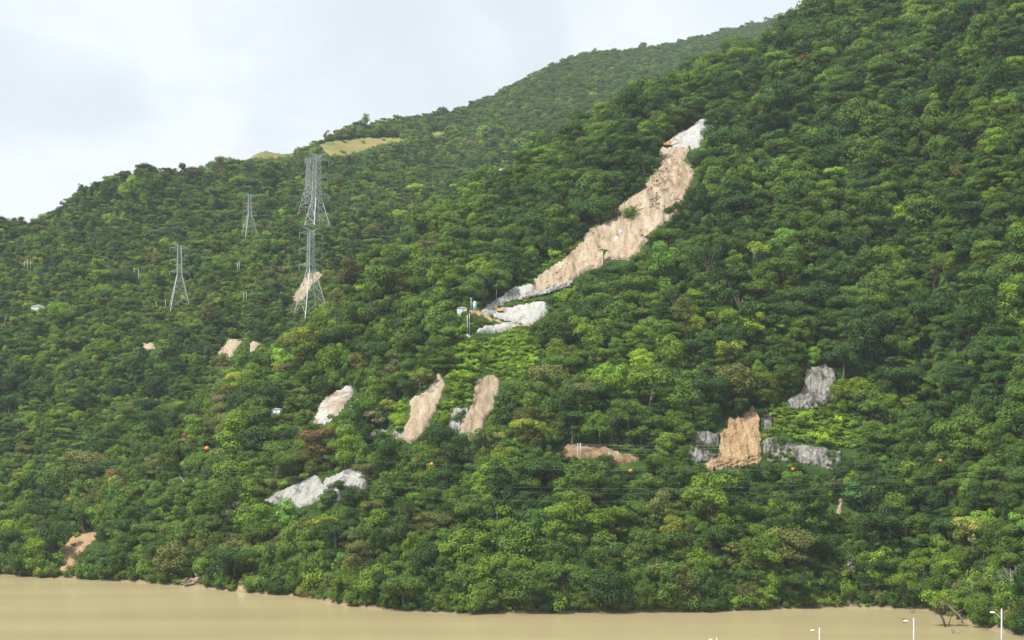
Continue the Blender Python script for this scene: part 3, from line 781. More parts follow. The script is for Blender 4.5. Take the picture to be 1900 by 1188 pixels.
# kinds: (shape, radius, height, leaf size)
SPECS = [('dome', 5.6, 9.8, 0.62), ('dome', 4.0, 8.0, 0.55), ('umbrella', 6.8, 10.0, 0.60), ('umbrella', 5.4, 10.5, 0.55), ('tall', 4.2, 12.0, 0.62), ('tall', 3.4, 10.0, 0.55),
         ('lobed', 6.0, 10.5, 0.62), ('lobed', 4.8, 8.6, 0.70), ('layered', 5.2, 10.5, 0.62), ('sparse', 5.2, 11.0, 0.48), ('lobed', 6.6, 11.8, 0.55), ('dome', 6.4, 11.5, 0.75), ('lobed', 5.6, 9.4, 0.58), ('tall', 5.0, 12.5, 0.60), ('dome', 4.8, 8.6, 0.50), ('layered', 6.2, 11.5, 0.55), ('umbrella', 6.0, 9.0, 0.58),
         ('shrub', 2.6, 3.2, 0.48), ('shrub', 3.4, 3.8, 0.55), ('shrub', 2.0, 4.2, 0.45), ('shrub', 3.0, 2.4, 0.5)]
PROTO = []
for k, (kind, Rr, Hh, leaf) in enumerate(SPECS):
    r = np.random.default_rng(100 + k)
    cl = make_clumps(r, kind, Rr, Hh)
    leaf *= 0.62; dens = 0.62 / (leaf * leaf)
    if kind == 'sparse': dens *= 0.75
    V, Fq = crown_leaves(r, cl, dens * 1.5, leaf)
    r2 = np.random.default_rng(500 + k)
    V2, F2 = crown_leaves(r2, cl, 0.8 / (0.95 ** 2), 0.95)      # coarse copy for the far slopes
    tr = trunk_mesh('trunk', r, cl, Hh, 0.05 * Rr + 0.02 * Hh if kind != 'shrub' else 0.09) 
    PROTO.append(dict(kind=kind, R=Rr, H=Hh, V=V, F=Fq, V2=V2, F2=F2, trunk=tr))
print('leaf quads', [len(p['F']) for p in PROTO], 'coarse', [len(p['F2']) for p in PROTO])
N_TREE = 17

def joined(p, coarse):
    V, Fq = (p['V2'], p['F2']) if coarse else (p['V'], p['F'])
    tv = np.array([v.co[:] for v in p['trunk'].vertices])
    if coarse:
        return np_mesh('tree_far', V, Fq, [LEAF_ANY])
    tq = [list(q.vertices) for q in p['trunk'].polygons if len(q.vertices) == 4]
    Fall = np.concatenate([Fq, np.array(tq) + len(V)])
    mi = np.concatenate([np.zeros(len(Fq), int), np.ones(len(tq), int)])
    return np_mesh('tree', np.concatenate([V, tv]), Fall, [LEAF_ANY, BARK], mat_idx=mi)

protos = bpy.data.collections.new('tree_library')
PID = {}
def proto_id(k, coarse):
    key = (k, coarse)
    if key not in PID:
        i = len(PID)
        o = bpy.data.objects.new('library_%04d' % i, joined(PROTO[k], coarse))
        protos.objects.link(o); PID[key] = i
    return PID[key]

# ---- candidate places
def scatter(spacing, ymin, ymax, seed):
    r = np.random.default_rng(seed)
    ys = np.arange(ymin, ymax, spacing * 0.9)
    Xs = []; Yl = []
    for j, y in enumerate(ys):
        x0 = (-60 - 950) / F * y; x1 = (1960 - 950) / F * y
        xs = np.arange(x0, x1, spacing) + (spacing / 2 if j % 2 else 0)
        Xs.append(xs + r.uniform(-0.42, 0.42, len(xs)) * spacing); Yl.append(y + r.uniform(-0.42, 0.42, len(xs)) * spacing)
    return np.concatenate(Xs), np.concatenate(Yl)

def vis_margin(u, Y, Z):
    """photo rows by which a point at height Z stands above everything nearer (negative = hidden)"""
    ci = np.clip(np.round((u - UG[0]) / 2).astype(int), 0, len(UG) - 1)
    j = np.clip(np.searchsorted(YS, Y - 3) - 1, 0, len(YS) - 1)
    return VMIN[ci, j] - (HOR - F * (Z - CAMZ) / Y)

COLS = {'dark': 0.37, 'mid': 0.33, 'bright': 0.16, 'olive': 0.075, 'yellow': 0.025, 'grey': 0.04, 'rust': 0.01}
trees = []          # dicts of arrays
def pick_colours(r, X, Y, n):
    names = list(COLS); p = np.array([COLS[c] for c in names])
    reg = fbm(X / 60., Y / 60., 77, 3)                       # patches of the same look
    z = r.random(n)
    cdf = np.cumsum(p / p.sum())
    z = np.clip(z * 0.72 + 0.28 * (0.5 + 1.0 * reg) - 0.10 * (950 + F * X / Y > 1150) * (H(X, Y) > 90), 0, 0.9999) if n else z
    return [names[i] for i in np.searchsorted(cdf, z)]

def add_trees(spacing, ymin, ymax, seed, smin, smax, kinds, hscale, shrub=False):
    r = np.random.default_rng(seed)
    X, Y = scatter(spacing, ymin, ymax, seed)
    u = 950 + F * X / Y
    Z = H(X, Y)
    ok = (Z > 0.25)
    n = len(X)
    k = r.choice(kinds, n)
    s = np.exp(r.normal(-0.10, 0.42, n)); s = np.clip(s, smin, smax) * hscale
    s = s * (1 + 0.22 * fbm(X / 45., Y / 45., 91, 2))
    if not shrub: s = s * np.where(r.random(n) < 0.05, 1.45, 1.0)
    if not shrub and ymax < 1400: s = s * np.where((u < 760) & (Y > 950), 0.68, 1.0)
    Hh = np.array([PROTO[i]['H'] for i in k]) * s; Rr = np.array([PROTO[i]['R'] for i in k]) * s
    ppm = F / Y
    v = HOR - F * (Z - CAMZ) / Y
    ok &= vis_margin(u, Y, Z + Hh) > -6
    lucky = r.random(n) < 0.15
    for a, b in ((0, 0.05), (0, 0.3), (0, 0.6), (0, 0.88), (-0.6, 0.6), (0.6, 0.6)):
        mm = mask_at(u + a * Rr * ppm, v - b * Hh * ppm)
        if shrub:
            ok &= ~((mm == 1) & (r.random(n) > (0.03 if b < 0.1 else 0.72))) & ~((mm == 4) & (fbm(X / 6., Z / 6., 171, 2) < 0.18))
        else:
            ok &= (mm == 0) | ((b > 0.7 or a != 0) & lucky & ((mm == 1) | (mm == 3)))
    scrub = (fbm(X / 55., Y / 75., 141, 3) > 0.02) & (u < 760) & (Y > 960) & (Y < 2000) & (v > 380)
    if not shrub: ok &= ~(scrub & (r.random(n) < 0.72))
    X, Y, Z, u, v, k, s, Hh, Rr = [q[ok] for q in (X, Y, Z, u, v, k, s, Hh, Rr)]
    m = mask_at(u, v)
    return dict(X=X, Y=Y, Z=Z, u=u, v=v, k=k, s=s, H=Hh, R=Rr, m=m, n=len(X), r=r)

big_kinds = list(range(N_TREE))
near = add_trees(5.3, 560, 1330, 21, 0.5, 1.75, big_kinds, 0.95)
mid_ = add_trees(4.8, 1330, 2050, 22, 0.5, 1.5, big_kinds, 0.63)
far_ = add_trees(5.8, 2050, 3900, 23, 0.55, 1.4, [0, 1, 6, 7, 11, 12, 14], 0.62)
under = add_trees(4.3, 560, 1250, 24, 0.5, 1.5, [17, 18, 19, 20], 0.95, shrub=True)
under2 = add_trees(4.4, 1250, 2000, 25, 0.6, 1.6, [17, 18, 19, 20], 1.0, shrub=True)

dense = add_trees(1.75, 560, 1300, 26, 0.4, 1.5, [17, 18, 19, 20], 0.42, shrub=True)
shore_b = add_trees(2.6, 560, 900, 27, 0.7, 1.7, [17, 18, 19], 1.1, shrub=True)
def keep(d, m):
    for q in ('X', 'Y', 'Z', 'u', 'v', 'k', 's', 'H', 'R', 'm'): d[q] = d[q][m]
    d['n'] = len(d['X'])
keep(dense, dense['m'] >= 2)
keep(shore_b, (shore_b['Y'] - Y0(shore_b['u']) < 13) & (shore_b['m'] != 2))
pts = []; pid = []; rot = []; scl = []; tint = []
def emit(d, i, colour, coarse, sz=1.0):
    pts.append((d['X'][i], d['Y'][i], d['Z'][i] - 0.25)); pid.append(proto_id(int(d['k'][i]), coarse))
    r = d['r']
    g_ = math.exp(r.normal(0, 0.22)); h_ = r.normal(0, 0.07); c_ = TINT[colour]
    tint.append((c_[0] * g_ * (1 + h_), c_[1] * g_, c_[2] * g_ * (1 - h_)))
    rot.append((r.normal(0.04, 0.09), r.normal(0, 0.09), r.uniform(0, 6.283)))
    s = d['s'][i]
    scl.append((s * r.uniform(0.76, 1.28), s * r.uniform(0.76, 1.28), s * r.uniform(0.8, 1.25) * sz))

near['c'] = pick_colours(near['r'], near['X'], near['Y'], near['n'])
# the 300 that show largest, seen from the front, become objects of their own
top_m = vis_margin(near['u'], near['Y'], near['Z'] + near['H'] * 0.9)
app = (near['R'] * F / near['Y']) ** 2 * np.clip(top_m / (near['H'] * 0.5 * F / near['Y']), 0, 1)
inv = (near['u'] > 8) & (near['u'] < 1892) & (near['v'] - 0.8 * near['H'] * F / near['Y'] > 10)
order = np.argsort(-np.where(inv, app, 0))
HEROES = 41
chosen = set(order[:300 - HEROES].tolist())
for i in range(near['n']):
    if i not in chosen: emit(near, i, near['c'][i], False)
for d, co in ((mid_, False), (far_, True)):
    cs = pick_colours(d['r'], d['X'], d['Y'], d['n'])
    for i in range(d['n']): emit(d, i, ('mid' if (i % 3 and d is far_) else cs[i]) if cs[i] != 'rust' else 'olive', co or d['Y'][i] > 1700)
n_forest = len(pts)

def gn_scatter(name, P, I, Rt, S, T, label):
    me = bpy.data.meshes.new(name)
    me.vertices.add(len(P)); me.vertices.foreach_set('co', np.asarray(P, np.float32).ravel())
    a = me.attributes.new('pid', 'INT', 'POINT'); a.data.foreach_set('value', np.asarray(I, np.int32))
    a = me.attributes.new('rot', 'FLOAT_VECTOR', 'POINT'); a.data.foreach_set('vector', np.asarray(Rt, np.float32).ravel())
    a = me.attributes.new('scl', 'FLOAT_VECTOR', 'POINT'); a.data.foreach_set('vector', np.asarray(S, np.float32).ravel())
    a = me.attributes.new('tint', 'FLOAT_VECTOR', 'POINT'); a.data.foreach_set('vector', np.asarray(T, np.float32).ravel())
    me.update()
    o = obj(name, me)
    ng = bpy.data.node_groups.new(name + '_nodes', 'GeometryNodeTree')
    ng.interface.new_socket('Geometry', in_out='INPUT', socket_type='NodeSocketGeometry')
    ng.interface.new_socket('Geometry', in_out='OUTPUT', socket_type='NodeSocketGeometry')
    gi = ng.nodes.new('NodeGroupInput'); go = ng.nodes.new('NodeGroupOutput')
    ci = ng.nodes.new('GeometryNodeCollectionInfo'); ci.inputs['Collection'].default_value = protos
    ci.inputs['Separate Children'].default_value = True; ci.inputs['Reset Children'].default_value = True
    ip = ng.nodes.new('GeometryNodeInstanceOnPoints'); ip.inputs['Pick Instance'].default_value = True
    def attr(n, t):
        q = ng.nodes.new('GeometryNodeInputNamedAttribute'); q.data_type = t; q.inputs['Name'].default_value = n
        return next(s for s in q.outputs if s.enabled and s.name == 'Attribute')
    L = ng.links.new
    L(gi.outputs[0], ip.inputs['Points']); L(ci.outputs[0], ip.inputs['Instance'])
    L(attr('pid', 'INT'), ip.inputs['Instance Index'])
    e2r = ng.nodes.new('FunctionNodeEulerToRotation'); L(attr('rot', 'FLOAT_VECTOR'), e2r.inputs[0])
    L(e2r.outputs[0], ip.inputs['Rotation']); L(attr('scl', 'FLOAT_VECTOR'), ip.inputs['Scale'])
    L(ip.outputs[0], go.inputs[0])
    md = o.modifiers.new('scatter', 'NODES'); md.node_group = ng
    tag(o, label, kind='stuff')
    return o

f_args = (pts, pid, rot, scl, tint)
pts, pid, rot, scl, tint = [], [], [], [], []
for d in (under, under2, dense, shore_b):
    r = d['r']
    for i in range(d['n']):
        m = d['m'][i]
        z = r.random()
        if m == 3: c = 'bright' if z < 0.2 else 'vine'
        elif m == 2: c = 'mid' if z < 0.4 else ('bright' if z < 0.75 else ('olive' if z < 0.93 else 'yellow'))
        elif d is under and d['Y'][i] - Y0(d['u'][i]) > 25 and d['u'][i] > 700: c = 'dark' if z < 0.62 else ('mid' if z < 0.92 else 'bright')  # mostly dark tints under the canopy: shade of the gaps put into colour
        else: c = 'mid' if z < 0.42 else ('dark' if z < 0.56 else ('bright' if z < 0.84 else ('olive' if z < 0.95 else 'yellow')))
        sh = d['Y'][i] - Y0(d['u'][i])
        emit(d, i, c, False, 1.25 if sh < 25 else 1.0)
u_args = (pts, pid, rot, scl, tint)
print('forest instances', n_forest, 'undergrowth', len(pts), 'protos', len(PID))
gn_scatter('forest', *f_args, 'dense green forest covering the mountainside')
gn_scatter('undergrowth', *u_args, 'low shrubs and creepers between the trees')

# ---- individual trees
CROWN_ME = {}
def crown_mesh(k, colour):
    if (k, colour) not in CROWN_ME:
        CROWN_ME[(k, colour)] = np_mesh('crown', PROTO[k]['V'], PROTO[k]['F'], [LEAF[colour]])
    return CROWN_ME[(k, colour)]
def tree_obj(k, colour, loc, s, rz, label, group=None, name='tree', tilt=(0, 0), squash=1.0, crown=None, trunk=None):
    e = empty(name, loc, rz)
    e.scale = (s, s, s * squash); e.rotation_euler = (tilt[0], tilt[1], rz)
    tag(e, label, 'tree', group)
    obj('trunk', trunk or PROTO[k]['trunk'], e)
    obj('crown', crown or crown_mesh(k, colour), e)
    return e
C_WORD = {'dark': 'dark green', 'mid': 'mid green', 'bright': 'bright green', 'olive': 'olive green', 'yellow': 'yellow-green', 'grey': 'grey-green', 'rust': 'brownish', 'pale': 'pale yellow', 'lime': 'lime green'}
S_WORD = {'dome': 'domed', 'umbrella': 'flat-topped', 'tall': 'tall', 'lobed': 'many-lobed', 'layered': 'layered', 'sparse': 'thin-crowned'}
MARKS = [(380, 1090, 'thin orange slip'), (145, 1020, 'orange lakeside slip'), (545, 915, 'white rock wedge'), (600, 760, 'white rock scar'), (790, 760, 'first tan chute'), (890, 760, 'second tan chute'),
         (1110, 842, 'red road cutting'), (1300, 830, 'smooth grey cliff'), (1370, 820, 'orange earth fan'), (1500, 845, 'streaked grey cliff'), (1520, 720, 'grey rock knob'), (1575, 1050, 'gully stones'),
         (950, 585, 'concrete works'), (1180, 400, 'long tan scar'), (333, 575, 'first steel tower'), (580, 585, 'tall steel tower'), (801, 862, 'second orange ball'), (1745, 855, 'last orange ball'), (384, 832, 'first orange ball'), (1755, 1150, 'leaning drowned tree')]
info = []
for i in sorted(chosen):
    k = int(near['k'][i]); u_, v_ = near['u'][i], near['v'][i] - 0.6 * near['H'][i] * F / near['Y'][i]
    shore = (near['Y'][i] - Y0(near['u'][i])) < 22
    best = min(MARKS, key=lambda q: (q[0] - u_) ** 2 + 0.8 * (q[1] - v_) ** 2)
    du, dv = u_ - best[0], v_ - best[1]
    rel = ('below' if dv > 0 else 'above') if abs(dv) > 0.7 * abs(du) else ('left of' if du < 0 else 'right of')
    key = (C_WORD[near['c'][i]], S_WORD[PROTO[k]['kind']], shore, rel, best[2])
    info.append((key, u_, i))
ORD = ['first', 'second', 'third', 'fourth', 'fifth', 'sixth', 'seventh', 'eighth', 'ninth', 'tenth', 'eleventh', 'twelfth', 'thirteenth', 'fourteenth', 'fifteenth', 'sixteenth']
bykey = {}
for key, u_, i in info: bykey.setdefault(key, []).append((u_, i))
for key, L_ in bykey.items():
    L_.sort()
    for q, (u_, i) in enumerate(L_):
        c, s_, shore, rel, mk = key
        lab = f"{c} {s_} tree {'at the shore ' if shore else ''}{rel} the {mk}"
        if len(L_) > 1: lab += f", {ORD[min(q, 15)]} from left"
        tree_obj(int(near['k'][i]), near['c'][i], (near['X'][i], near['Y'][i], near['Z'][i] - 0.25), near['s'][i], float(near['r'].uniform(0, 6.283)), lab, 'trees on the near mountainside',
                 squash=float(near['r'].uniform(0.9, 1.12)))

# ---- trees one can pick out in the photograph
def on_slope(u, v_crown, Hh, frac=0.72):
    def seat(v):
        y = float(hit_Y(u, v)[0])
        if u > 1150 and not y < 1250: y = float(YA(np.array([u]))[0]) - 6     # crest of the near mountain
        x = (u - 950) / F * y
        return Vector((x, y, float(H(x, y))))
    p = seat(v_crown)
    for _ in range(3):
        p = seat(v_crown + frac * Hh * F / p.y)
    return p
def hero(k, colour, u, v, width_px, label, flat=1.0, y=None, name='tree', frac=0.72):
    Rr = PROTO[k]['R']; Hh = PROTO[k]['H']
    p = on_slope(u, v, Hh, frac)
    s = width_px / 2 / (F / p.y) / Rr
    p = on_slope(u, v, Hh * s * flat, frac)
    return tree_obj(k, colour, p - Vector((0, 0, 0.3)), s, random.uniform(0, 6.28), label, 'trees that stand out', squash=flat, name=name)
hero(6, 'yellow', 1350, 645, 66, 'large yellow-green spreading tree alone above the smooth grey cliff')
hero(6, 'pale', 1808, 975, 86, 'pale yellow flowering tree near the lower end of the slope')
hero(2, 'lime', 1502, 82, 60, 'lime green flat canopy tree high on the ridge, lower of two', 0.8)
hero(2, 'lime', 1545, 70, 62, 'lime green flat canopy tree high on the ridge, upper of two', 0.8)
hero(3, 'lime', 1436, 112, 50, 'lime green flat tree on the ridge left of the other lime ones', 0.8)
hero(9, 'rust', 1490, 108, 44, 'brownish thin-crowned tree beside the lime canopy trees')
hero(9, 'rust', 1562, 50, 42, 'rust-tinged tree above the lime canopy trees')
hero(0, 'dark', 812, 800, 62, 'dark rounded tree standing between the two tan chutes')
hero(2, 'olive', 690, 870, 66, 'olive umbrella tree in front of the half hidden white rock')
hero(10, 'dark', 632, 898, 56, 'dark spreading tree in front of the white rock slope')
hero(0, 'dark', 655, 912, 52, 'low dark tree below the half hidden white rock slope')
hero(1, 'mid', 610, 915, 34, 'small green tree between the two white rock slopes')
hero(14, 'olive', 1792, 1090, 58, 'olive domed tree at the right shore behind the drowned tree')
hero(0, 'mid', 1822, 1112, 60, 'green domed tree at the right shore left of the tallest lamp')
hero(12, 'bright', 1868, 1105, 62, 'bright green lobed tree behind the top of the tallest lamp')
hero(1, 'mid', 1888, 1142, 46, 'low green tree in the lower right corner at the water')
hero(1, 'olive', 1780, 1128, 30, 'small olive tree beside the drowned leaning tree')
hero(9, 'rust', 917, 1036, 22, 'small pinkish-brown treetop near the lower shore forest')
hero(11, 'yellow', 545, 995, 62, 'yellow-green domed tree below the white rock wedge')
hero(9, 'grey', 430, 950, 80, 'wide grey-brown thin-crowned tree left of the white rock wedge')
hero(0, 'yellow', 1040, 925, 46, 'yellow-green clumped tree on the shore slope below the red cutting')
hero(0, 'bright', 948, 1010, 52, 'bright green dome tree in the lower middle of the shore forest')
hero(9, 'olive', 1180, 1030, 60, 'olive brown fan-shaped tree with visible trunk above the shore')
hero(6, 'yellow', 1120, 1045, 60, 'yellow-tipped tree beside the olive fan-shaped one')
hero(9, 'grey', 740, 985, 70, 'large greyish thin-crowned tree on the shore slope under the second ball')
hero(3, 'rust', 1222, 214, 36, 'brown-tinged umbrella tree by the top of the long scar')
hero(1, 'dark', 1408, 72, 30, 'round dark tree standing out on the near ridge')
hero(2, 'dark', 1490, 45, 64, 'wide dark flat-topped tree on the near ridge')
hero(4, 'dark', 1530, 8, 44, 'dark tree at the top edge of the near ridge')
for i, (u, v, w, f_) in enumerate([(270, 306, 34, 0.8), (235, 320, 26, 0.6), (205, 330, 24, 0.6), (178, 340, 20, 0.6), (338, 305, 15, 0.8)]):
    p = at(u, v + 14)
    s = w / 2 / (F / p.y) / PROTO[2]['R']
    yy = float(YB(np.array([u]))[0]); x = (u - 950) / F * yy
    p = Vector((x, yy, float(H(x, yy))))
    hgt = (CAMZ + (HOR - v + 4) / F * yy) - p.z
    s = w / 2 / (F / yy) / PROTO[2]['R']
    tree_obj(2, 'dark', p - Vector((0, 0, 0.3)), s, i * 1.3, ['umbrella tree standing tallest on the distant skyline', 'flat umbrella tree on the skyline just left of the tallest', 'flat umbrella tree, third down the skyline', 'flat umbrella tree, lowest of the skyline row', 'small umbrella tree alone on the skyline right of the tallest'][i],
             'umbrella trees on the skyline', squash=max(0.7, hgt / (PROTO[2]['H'] * s)))

# palm-like tree and shrub clump left standing on the scar
def frond_crown(r, Hh, n=16, ln=2.6):
    V = []; Fq = []
    for i in range(n):
        a = 6.283 * i / n + r.normal(0, 0.15); up = r.uniform(0.1, 1.0)
        prev = None
        for j in range(5):
            t = j / 4; q = ln * t; z = Hh + up * ln * 0.7 * t - ln * 0.75 * t * t
            c = np.array([q * math.cos(a), q * math.sin(a), z]); w = 0.55 * (1 - 0.75 * t) + 0.05
            sd_ = np.array([-math.sin(a), math.cos(a), -0.2]) * w
            b = len(V); V += [c - sd_, c + sd_]
            if prev is not None: Fq.append((prev, prev + 1, b + 1, b))
            prev = b
    return np_mesh('crown', np.array(V), np.array(Fq), [LEAF['mid']])
r_ = np.random.default_rng(9)
p = on_slope(1120, 470, 9.0, 0.85)
pt = MB().tube([(0, 0, -1), (0.1, 0, 3), (0.0, 0.1, 7.4)], [0.32, 0.26, 0.2], 6).mesh('trunk', BARK, True)
tree_obj(0, 'mid', p, 1.25, 0, 'slender palm-like tree left standing at the edge of the long scar', None, name='palm_tree', crown=frond_crown(r_, 7.3, 18, 2.8), trunk=pt)
p = at(1170, 412)
tree_obj(18, 'mid', p, 1.5, 1.0, 'leaning green bush left standing in the middle of the long scar', None, name='bush', squash=1.7)
p = at(1176, 398)
tree_obj(19, 'olive', p, 1.1, 2.0, 'olive sapling beside the bush in the middle of the scar', None, name='bush', squash=1.5)

def dead_tree(name, loc, Hh, seed, label, lean=(0, 0), n=9, rad=0.22, mat=None):
    r = np.random.default_rng(seed); e = empty(name, loc); tag(e, label, 'tree')
    t = MB(); top = (lean[0], lean[1], Hh)
    t.tube([(0, 0, -1.5), (lean[0] * 0.3, lean[1] * 0.3, Hh * 0.4), (lean[0] * 0.8, lean[1] * 0.8, Hh * 0.8), top], [rad * 1.2, rad, rad * 0.6, rad * 0.2], 6)
    t.build('trunk', mat or DEADWOOD, e, True)
    for i in range(n):
        h = r.uniform(0.4, 0.95); a = r.uniform(0, 6.283); ln = r.uniform(0.2, 0.42) * Hh
        b0 = Vector((lean[0] * h * h * 1.1, lean[1] * h * h * 1.1, Hh * h))
        d = Vector((math.cos(a), math.sin(a) * 0.7, r.uniform(0.25, 0.8)))
        b1 = b0 + d * ln * 0.55; b2 = b1 + Vector((d.x * 0.7 + r.normal(0, 0.25), d.y + r.normal(0, 0.25), d.z + 0.25)) * ln * 0.5
        m = MB().tube([b0, b1, b2], [rad * 0.4, rad * 0.26, rad * 0.08], 4)
        for q in range(3):
            w = b1.lerp(b2, 0.2 + 0.3 * q); m.tube([w, w + Vector((r.normal(0, 0.5), r.normal(0, 0.5), r.uniform(0.1, 0.7))) * ln * 0.35], [rad * 0.14, rad * 0.05], 4)
        m.build('branch', mat or DEADWOOD, e, True)
    return e
# ------------------------------------------------------------------ right-hand shore: leaning tree and drowned trunks
def water_pt(u, v):
    y = F * CAMZ / (v - HOR); return Vector(((u - 950) / F * y, y, 0.0))
b = water_pt(1757, 1163)
e = empty('leaning_tree', b); tag(e, 'leaning bright green tree standing drowned in the lake', 'tree'); e.scale = (1.35, 1.35, 1.25)
MB().tube([(0, 0, -1.5), (-1.0, 0.2, 2.2), (-2.6, 0.4, 5.2), (-2.9, 0.3, 7.6)], [0.34, 0.3, 0.24, 0.12], 7).build('trunk', BARK, e, True)
MB().tube([(0.1, 0, -1.0), (0.9, 0.2, 2.0), (1.7, 0.3, 4.6)], [0.2, 0.16, 0.06], 6).build('branch', BARK, e, True)
MB().tube([(-1.6, 0.2, 3.4), (-0.6, 0.2, 5.6), (0.5, 0.1, 7.0)], [0.2, 0.15, 0.08], 6).build('branch', BARK, e, True)
MB().tube([(-2.4, 0.3, 4.9), (-4.4, 0.1, 6.4), (-5.6, 0, 6.9)], [0.18, 0.12, 0.05], 6).build('branch', BARK, e, True)
r_ = np.random.default_rng(12); cl = []
for i in range(16):
    q = r_.uniform(-1, 1); k = r_.uniform(0.9, 1.6)
    cl.append(((-2.3 + q * 4.2, r_.normal(0.2, 1.3), 8.2 + (1 - q * q) * 1.4 + r_.normal(0, 0.6)), (k, k, k * 0.6)))
V, Fq = crown_leaves(r_, cl, 2.4, 0.5)
obj('crown', np_mesh('crown', V, Fq, [LEAF['bright']]), e)
dead_tree('drowned_trunk', water_pt(1790, 1157), 7.5, 4, 'bleached leaning trunk beside the drowned bright green tree', (-6.5, 0.5), 3, 0.3)
dead_tree('dead_tree', at(1812, 1150), 15, 5, 'pale slim dead tree at the right shore above the water', (0.5, 0), 10, 0.24)
dead_tree('dead_tree', at(1880, 1140), 17, 6, 'bare grey twisted tree furthest right on the shore', (-1.0, 0), 12, 0.28)
dead_tree('dead_tree', at(1838, 1118), 13, 16, 'grey leafless bushy tree above the lamp on the right', (0.5, 0), 14, 0.2)
dead_tree('dead_tree', at(965, 612), 7, 7, 'thin bare tree in front of the broad concrete face', (0.3, 0), 9, 0.12, BARK)
dead_tree('dead_tree', at(1392, 1132), 9, 8, 'slim pale dead stem at the water line below the grey cliff', (0.6, 0), 3, 0.12)
dead_tree('dead_tree', at(1545, 975), 9, 18, 'thin pale dead stem beside the upper gully bed', (0.4, 0), 5, 0.14)
for i, (u, v, lab) in enumerate([(1676, 1156, 'driftwood snag poking from the lake left of the drowned tree'), (1692, 1138, 'small dark twig in the lake above the middle lamp'), (1771, 1176, 'forked twig in the lake right of the drowned tree'), (1827, 1171, 'tiny snag in the lake close to the right shore')]):
    p = water_pt(u, v); m = MB(); r = np.random.default_rng(60 + i)
    for q in range(4):
        m.tube([(r.normal(0, 0.5), r.normal(0, 0.3), -0.5), (r.normal(0, 0.9), r.normal(0, 0.4), 1.0), (r.normal(0, 1.4), r.normal(0, 0.5), 2.2)], [0.09, 0.07, 0.03], 5)
    o = m.build('driftwood', BARK, None, True); o.location = p; tag(o, lab, 'driftwood', 'snags in the lake')

# fallen stems and stones on the scar
def rock_mesh(seed):
    r = np.random.default_rng(seed)
    V = np.array([(-1, -1, -1), (1, -1, -1), (1, 1, -1), (-1, 1, -1), (-1, -1, 1), (1, -1, 1), (1, 1, 1), (-1, 1, 1), (0, 0, 1.4), (0, -1.35, 0), (1.35, 0, 0), (0, 1.35, 0), (-1.35, 0, 0), (0, 0, -1.2)], float) * 0.62
    V += r.normal(0, 0.13, V.shape)
    Fc = []
    for c, ring in ((8, (4, 5, 6, 7)), (9, (0, 1, 5, 4)), (10, (1, 2, 6, 5)), (11, (2, 3, 7, 6)), (12, (3, 0, 4, 7)), (13, (3, 2, 1, 0))):
        for k in range(4): Fc.append((ring[k], ring[(k + 1) % 4], c))
    return V, np.array(Fc)
def rubble(name, poly, count, smin, smax, mat, label, seed):
    r = np.random.default_rng(seed); p = np.asarray(poly, float)
    V_, F_ = [], []; n = 0; b = 0
    while n < count:
        uu = r.uniform(p[:, 0].min(), p[:, 0].max(), 400); vv = r.uniform(p[:, 1].min(), p[:, 1].max(), 400)
        k = inside(poly, uu, vv); uu = uu[k]; vv = vv[k]
        ys = hit_Y(uu, vv)
        for u, v, y in zip(uu, vv, ys):
            if np.isnan(y): continue
            x = (u - 950) / F * y; s = smin * (smax / smin) ** (r.random() ** 2.5)
            V, Fc = rock_mesh(int(r.integers(0, 12)))
            a = r.uniform(0, 6.283); ca, sa = math.cos(a), math.sin(a)
            V = V * np.array([s * r.uniform(0.8, 1.4), s * r.uniform(0.7, 1.1), s * r.uniform(0.6, 0.9)])
            V = V @ np.array([[ca, sa, 0], [-sa, ca, 0], [0, 0, 1]]) + np.array([x, y, float(H(x, y)) + 1.0 + 0.15 * s])
            V_.append(V); F_.append(Fc + b); b += len(V); n += 1
            if n >= count: break
    o = obj(name, np_mesh(name, np.concatenate(V_), np.concatenate(F_), [mat])); tag(o, label, kind='stuff')
rubble('rubble', BIG, 1100, 0.3, 1.2, E_TAN, 'loose stones scattered over the long tan scar', 70)
rubble('rubble', [(957, 556), (994, 546), (1060, 525), (1060, 533), (1005, 550), (965, 560)], 220, 0.5, 1.8, E_WHITE, 'pale rubble line at the foot of the long scar', 71)
rubble('rubble', [(1320, 860), (1405, 850), (1402, 868), (1320, 871)], 160, 0.4, 1.4, E_ORANGE, 'loose orange stones at the foot of the earth fan', 72)
rubble('rubble', [(1566, 1066), (1578, 1036), (1590, 1042), (1586, 1062), (1575, 1072)], 40, 0.5, 1.5, E_WHITE, 'pale boulders heaped in the gully', 74)
rubble('rubble', [(332, 1089), (350, 1076), (372, 1066), (374, 1074), (358, 1090)], 60, 0.5, 1.4, E_TAN, 'broken pale stones by the lake edge', 73)
for i, (u, v, lab) in enumerate([(1182, 398, 'uprooted dark stem lying across the long scar'), (1216, 375, 'broken stem lying higher in the long scar'), (1226, 362, 'small dead branch near the upper scar')]):
    p = at(u, v) + Vector((0, 0, 1.6)); m = MB(); r = np.random.default_rng(80 + i)
    m.tube([(-3, 0, -0.6), (0, -0.5, 0.4), (3, -1, 1.6)], [0.3, 0.25, 0.1], 5)
    for q in range(7):
        a = Vector((r.uniform(-1, 3), -0.6, 0.7)); m.tube([a, a + Vector((r.normal(0, 1.5), r.normal(0, 1), r.uniform(0.3, 2.2)))], [0.12, 0.04], 4)
    o = m.build('fallen_tree', BARK, None, True); o.location = p; tag(o, lab, 'log', 'stems fallen on the scar')

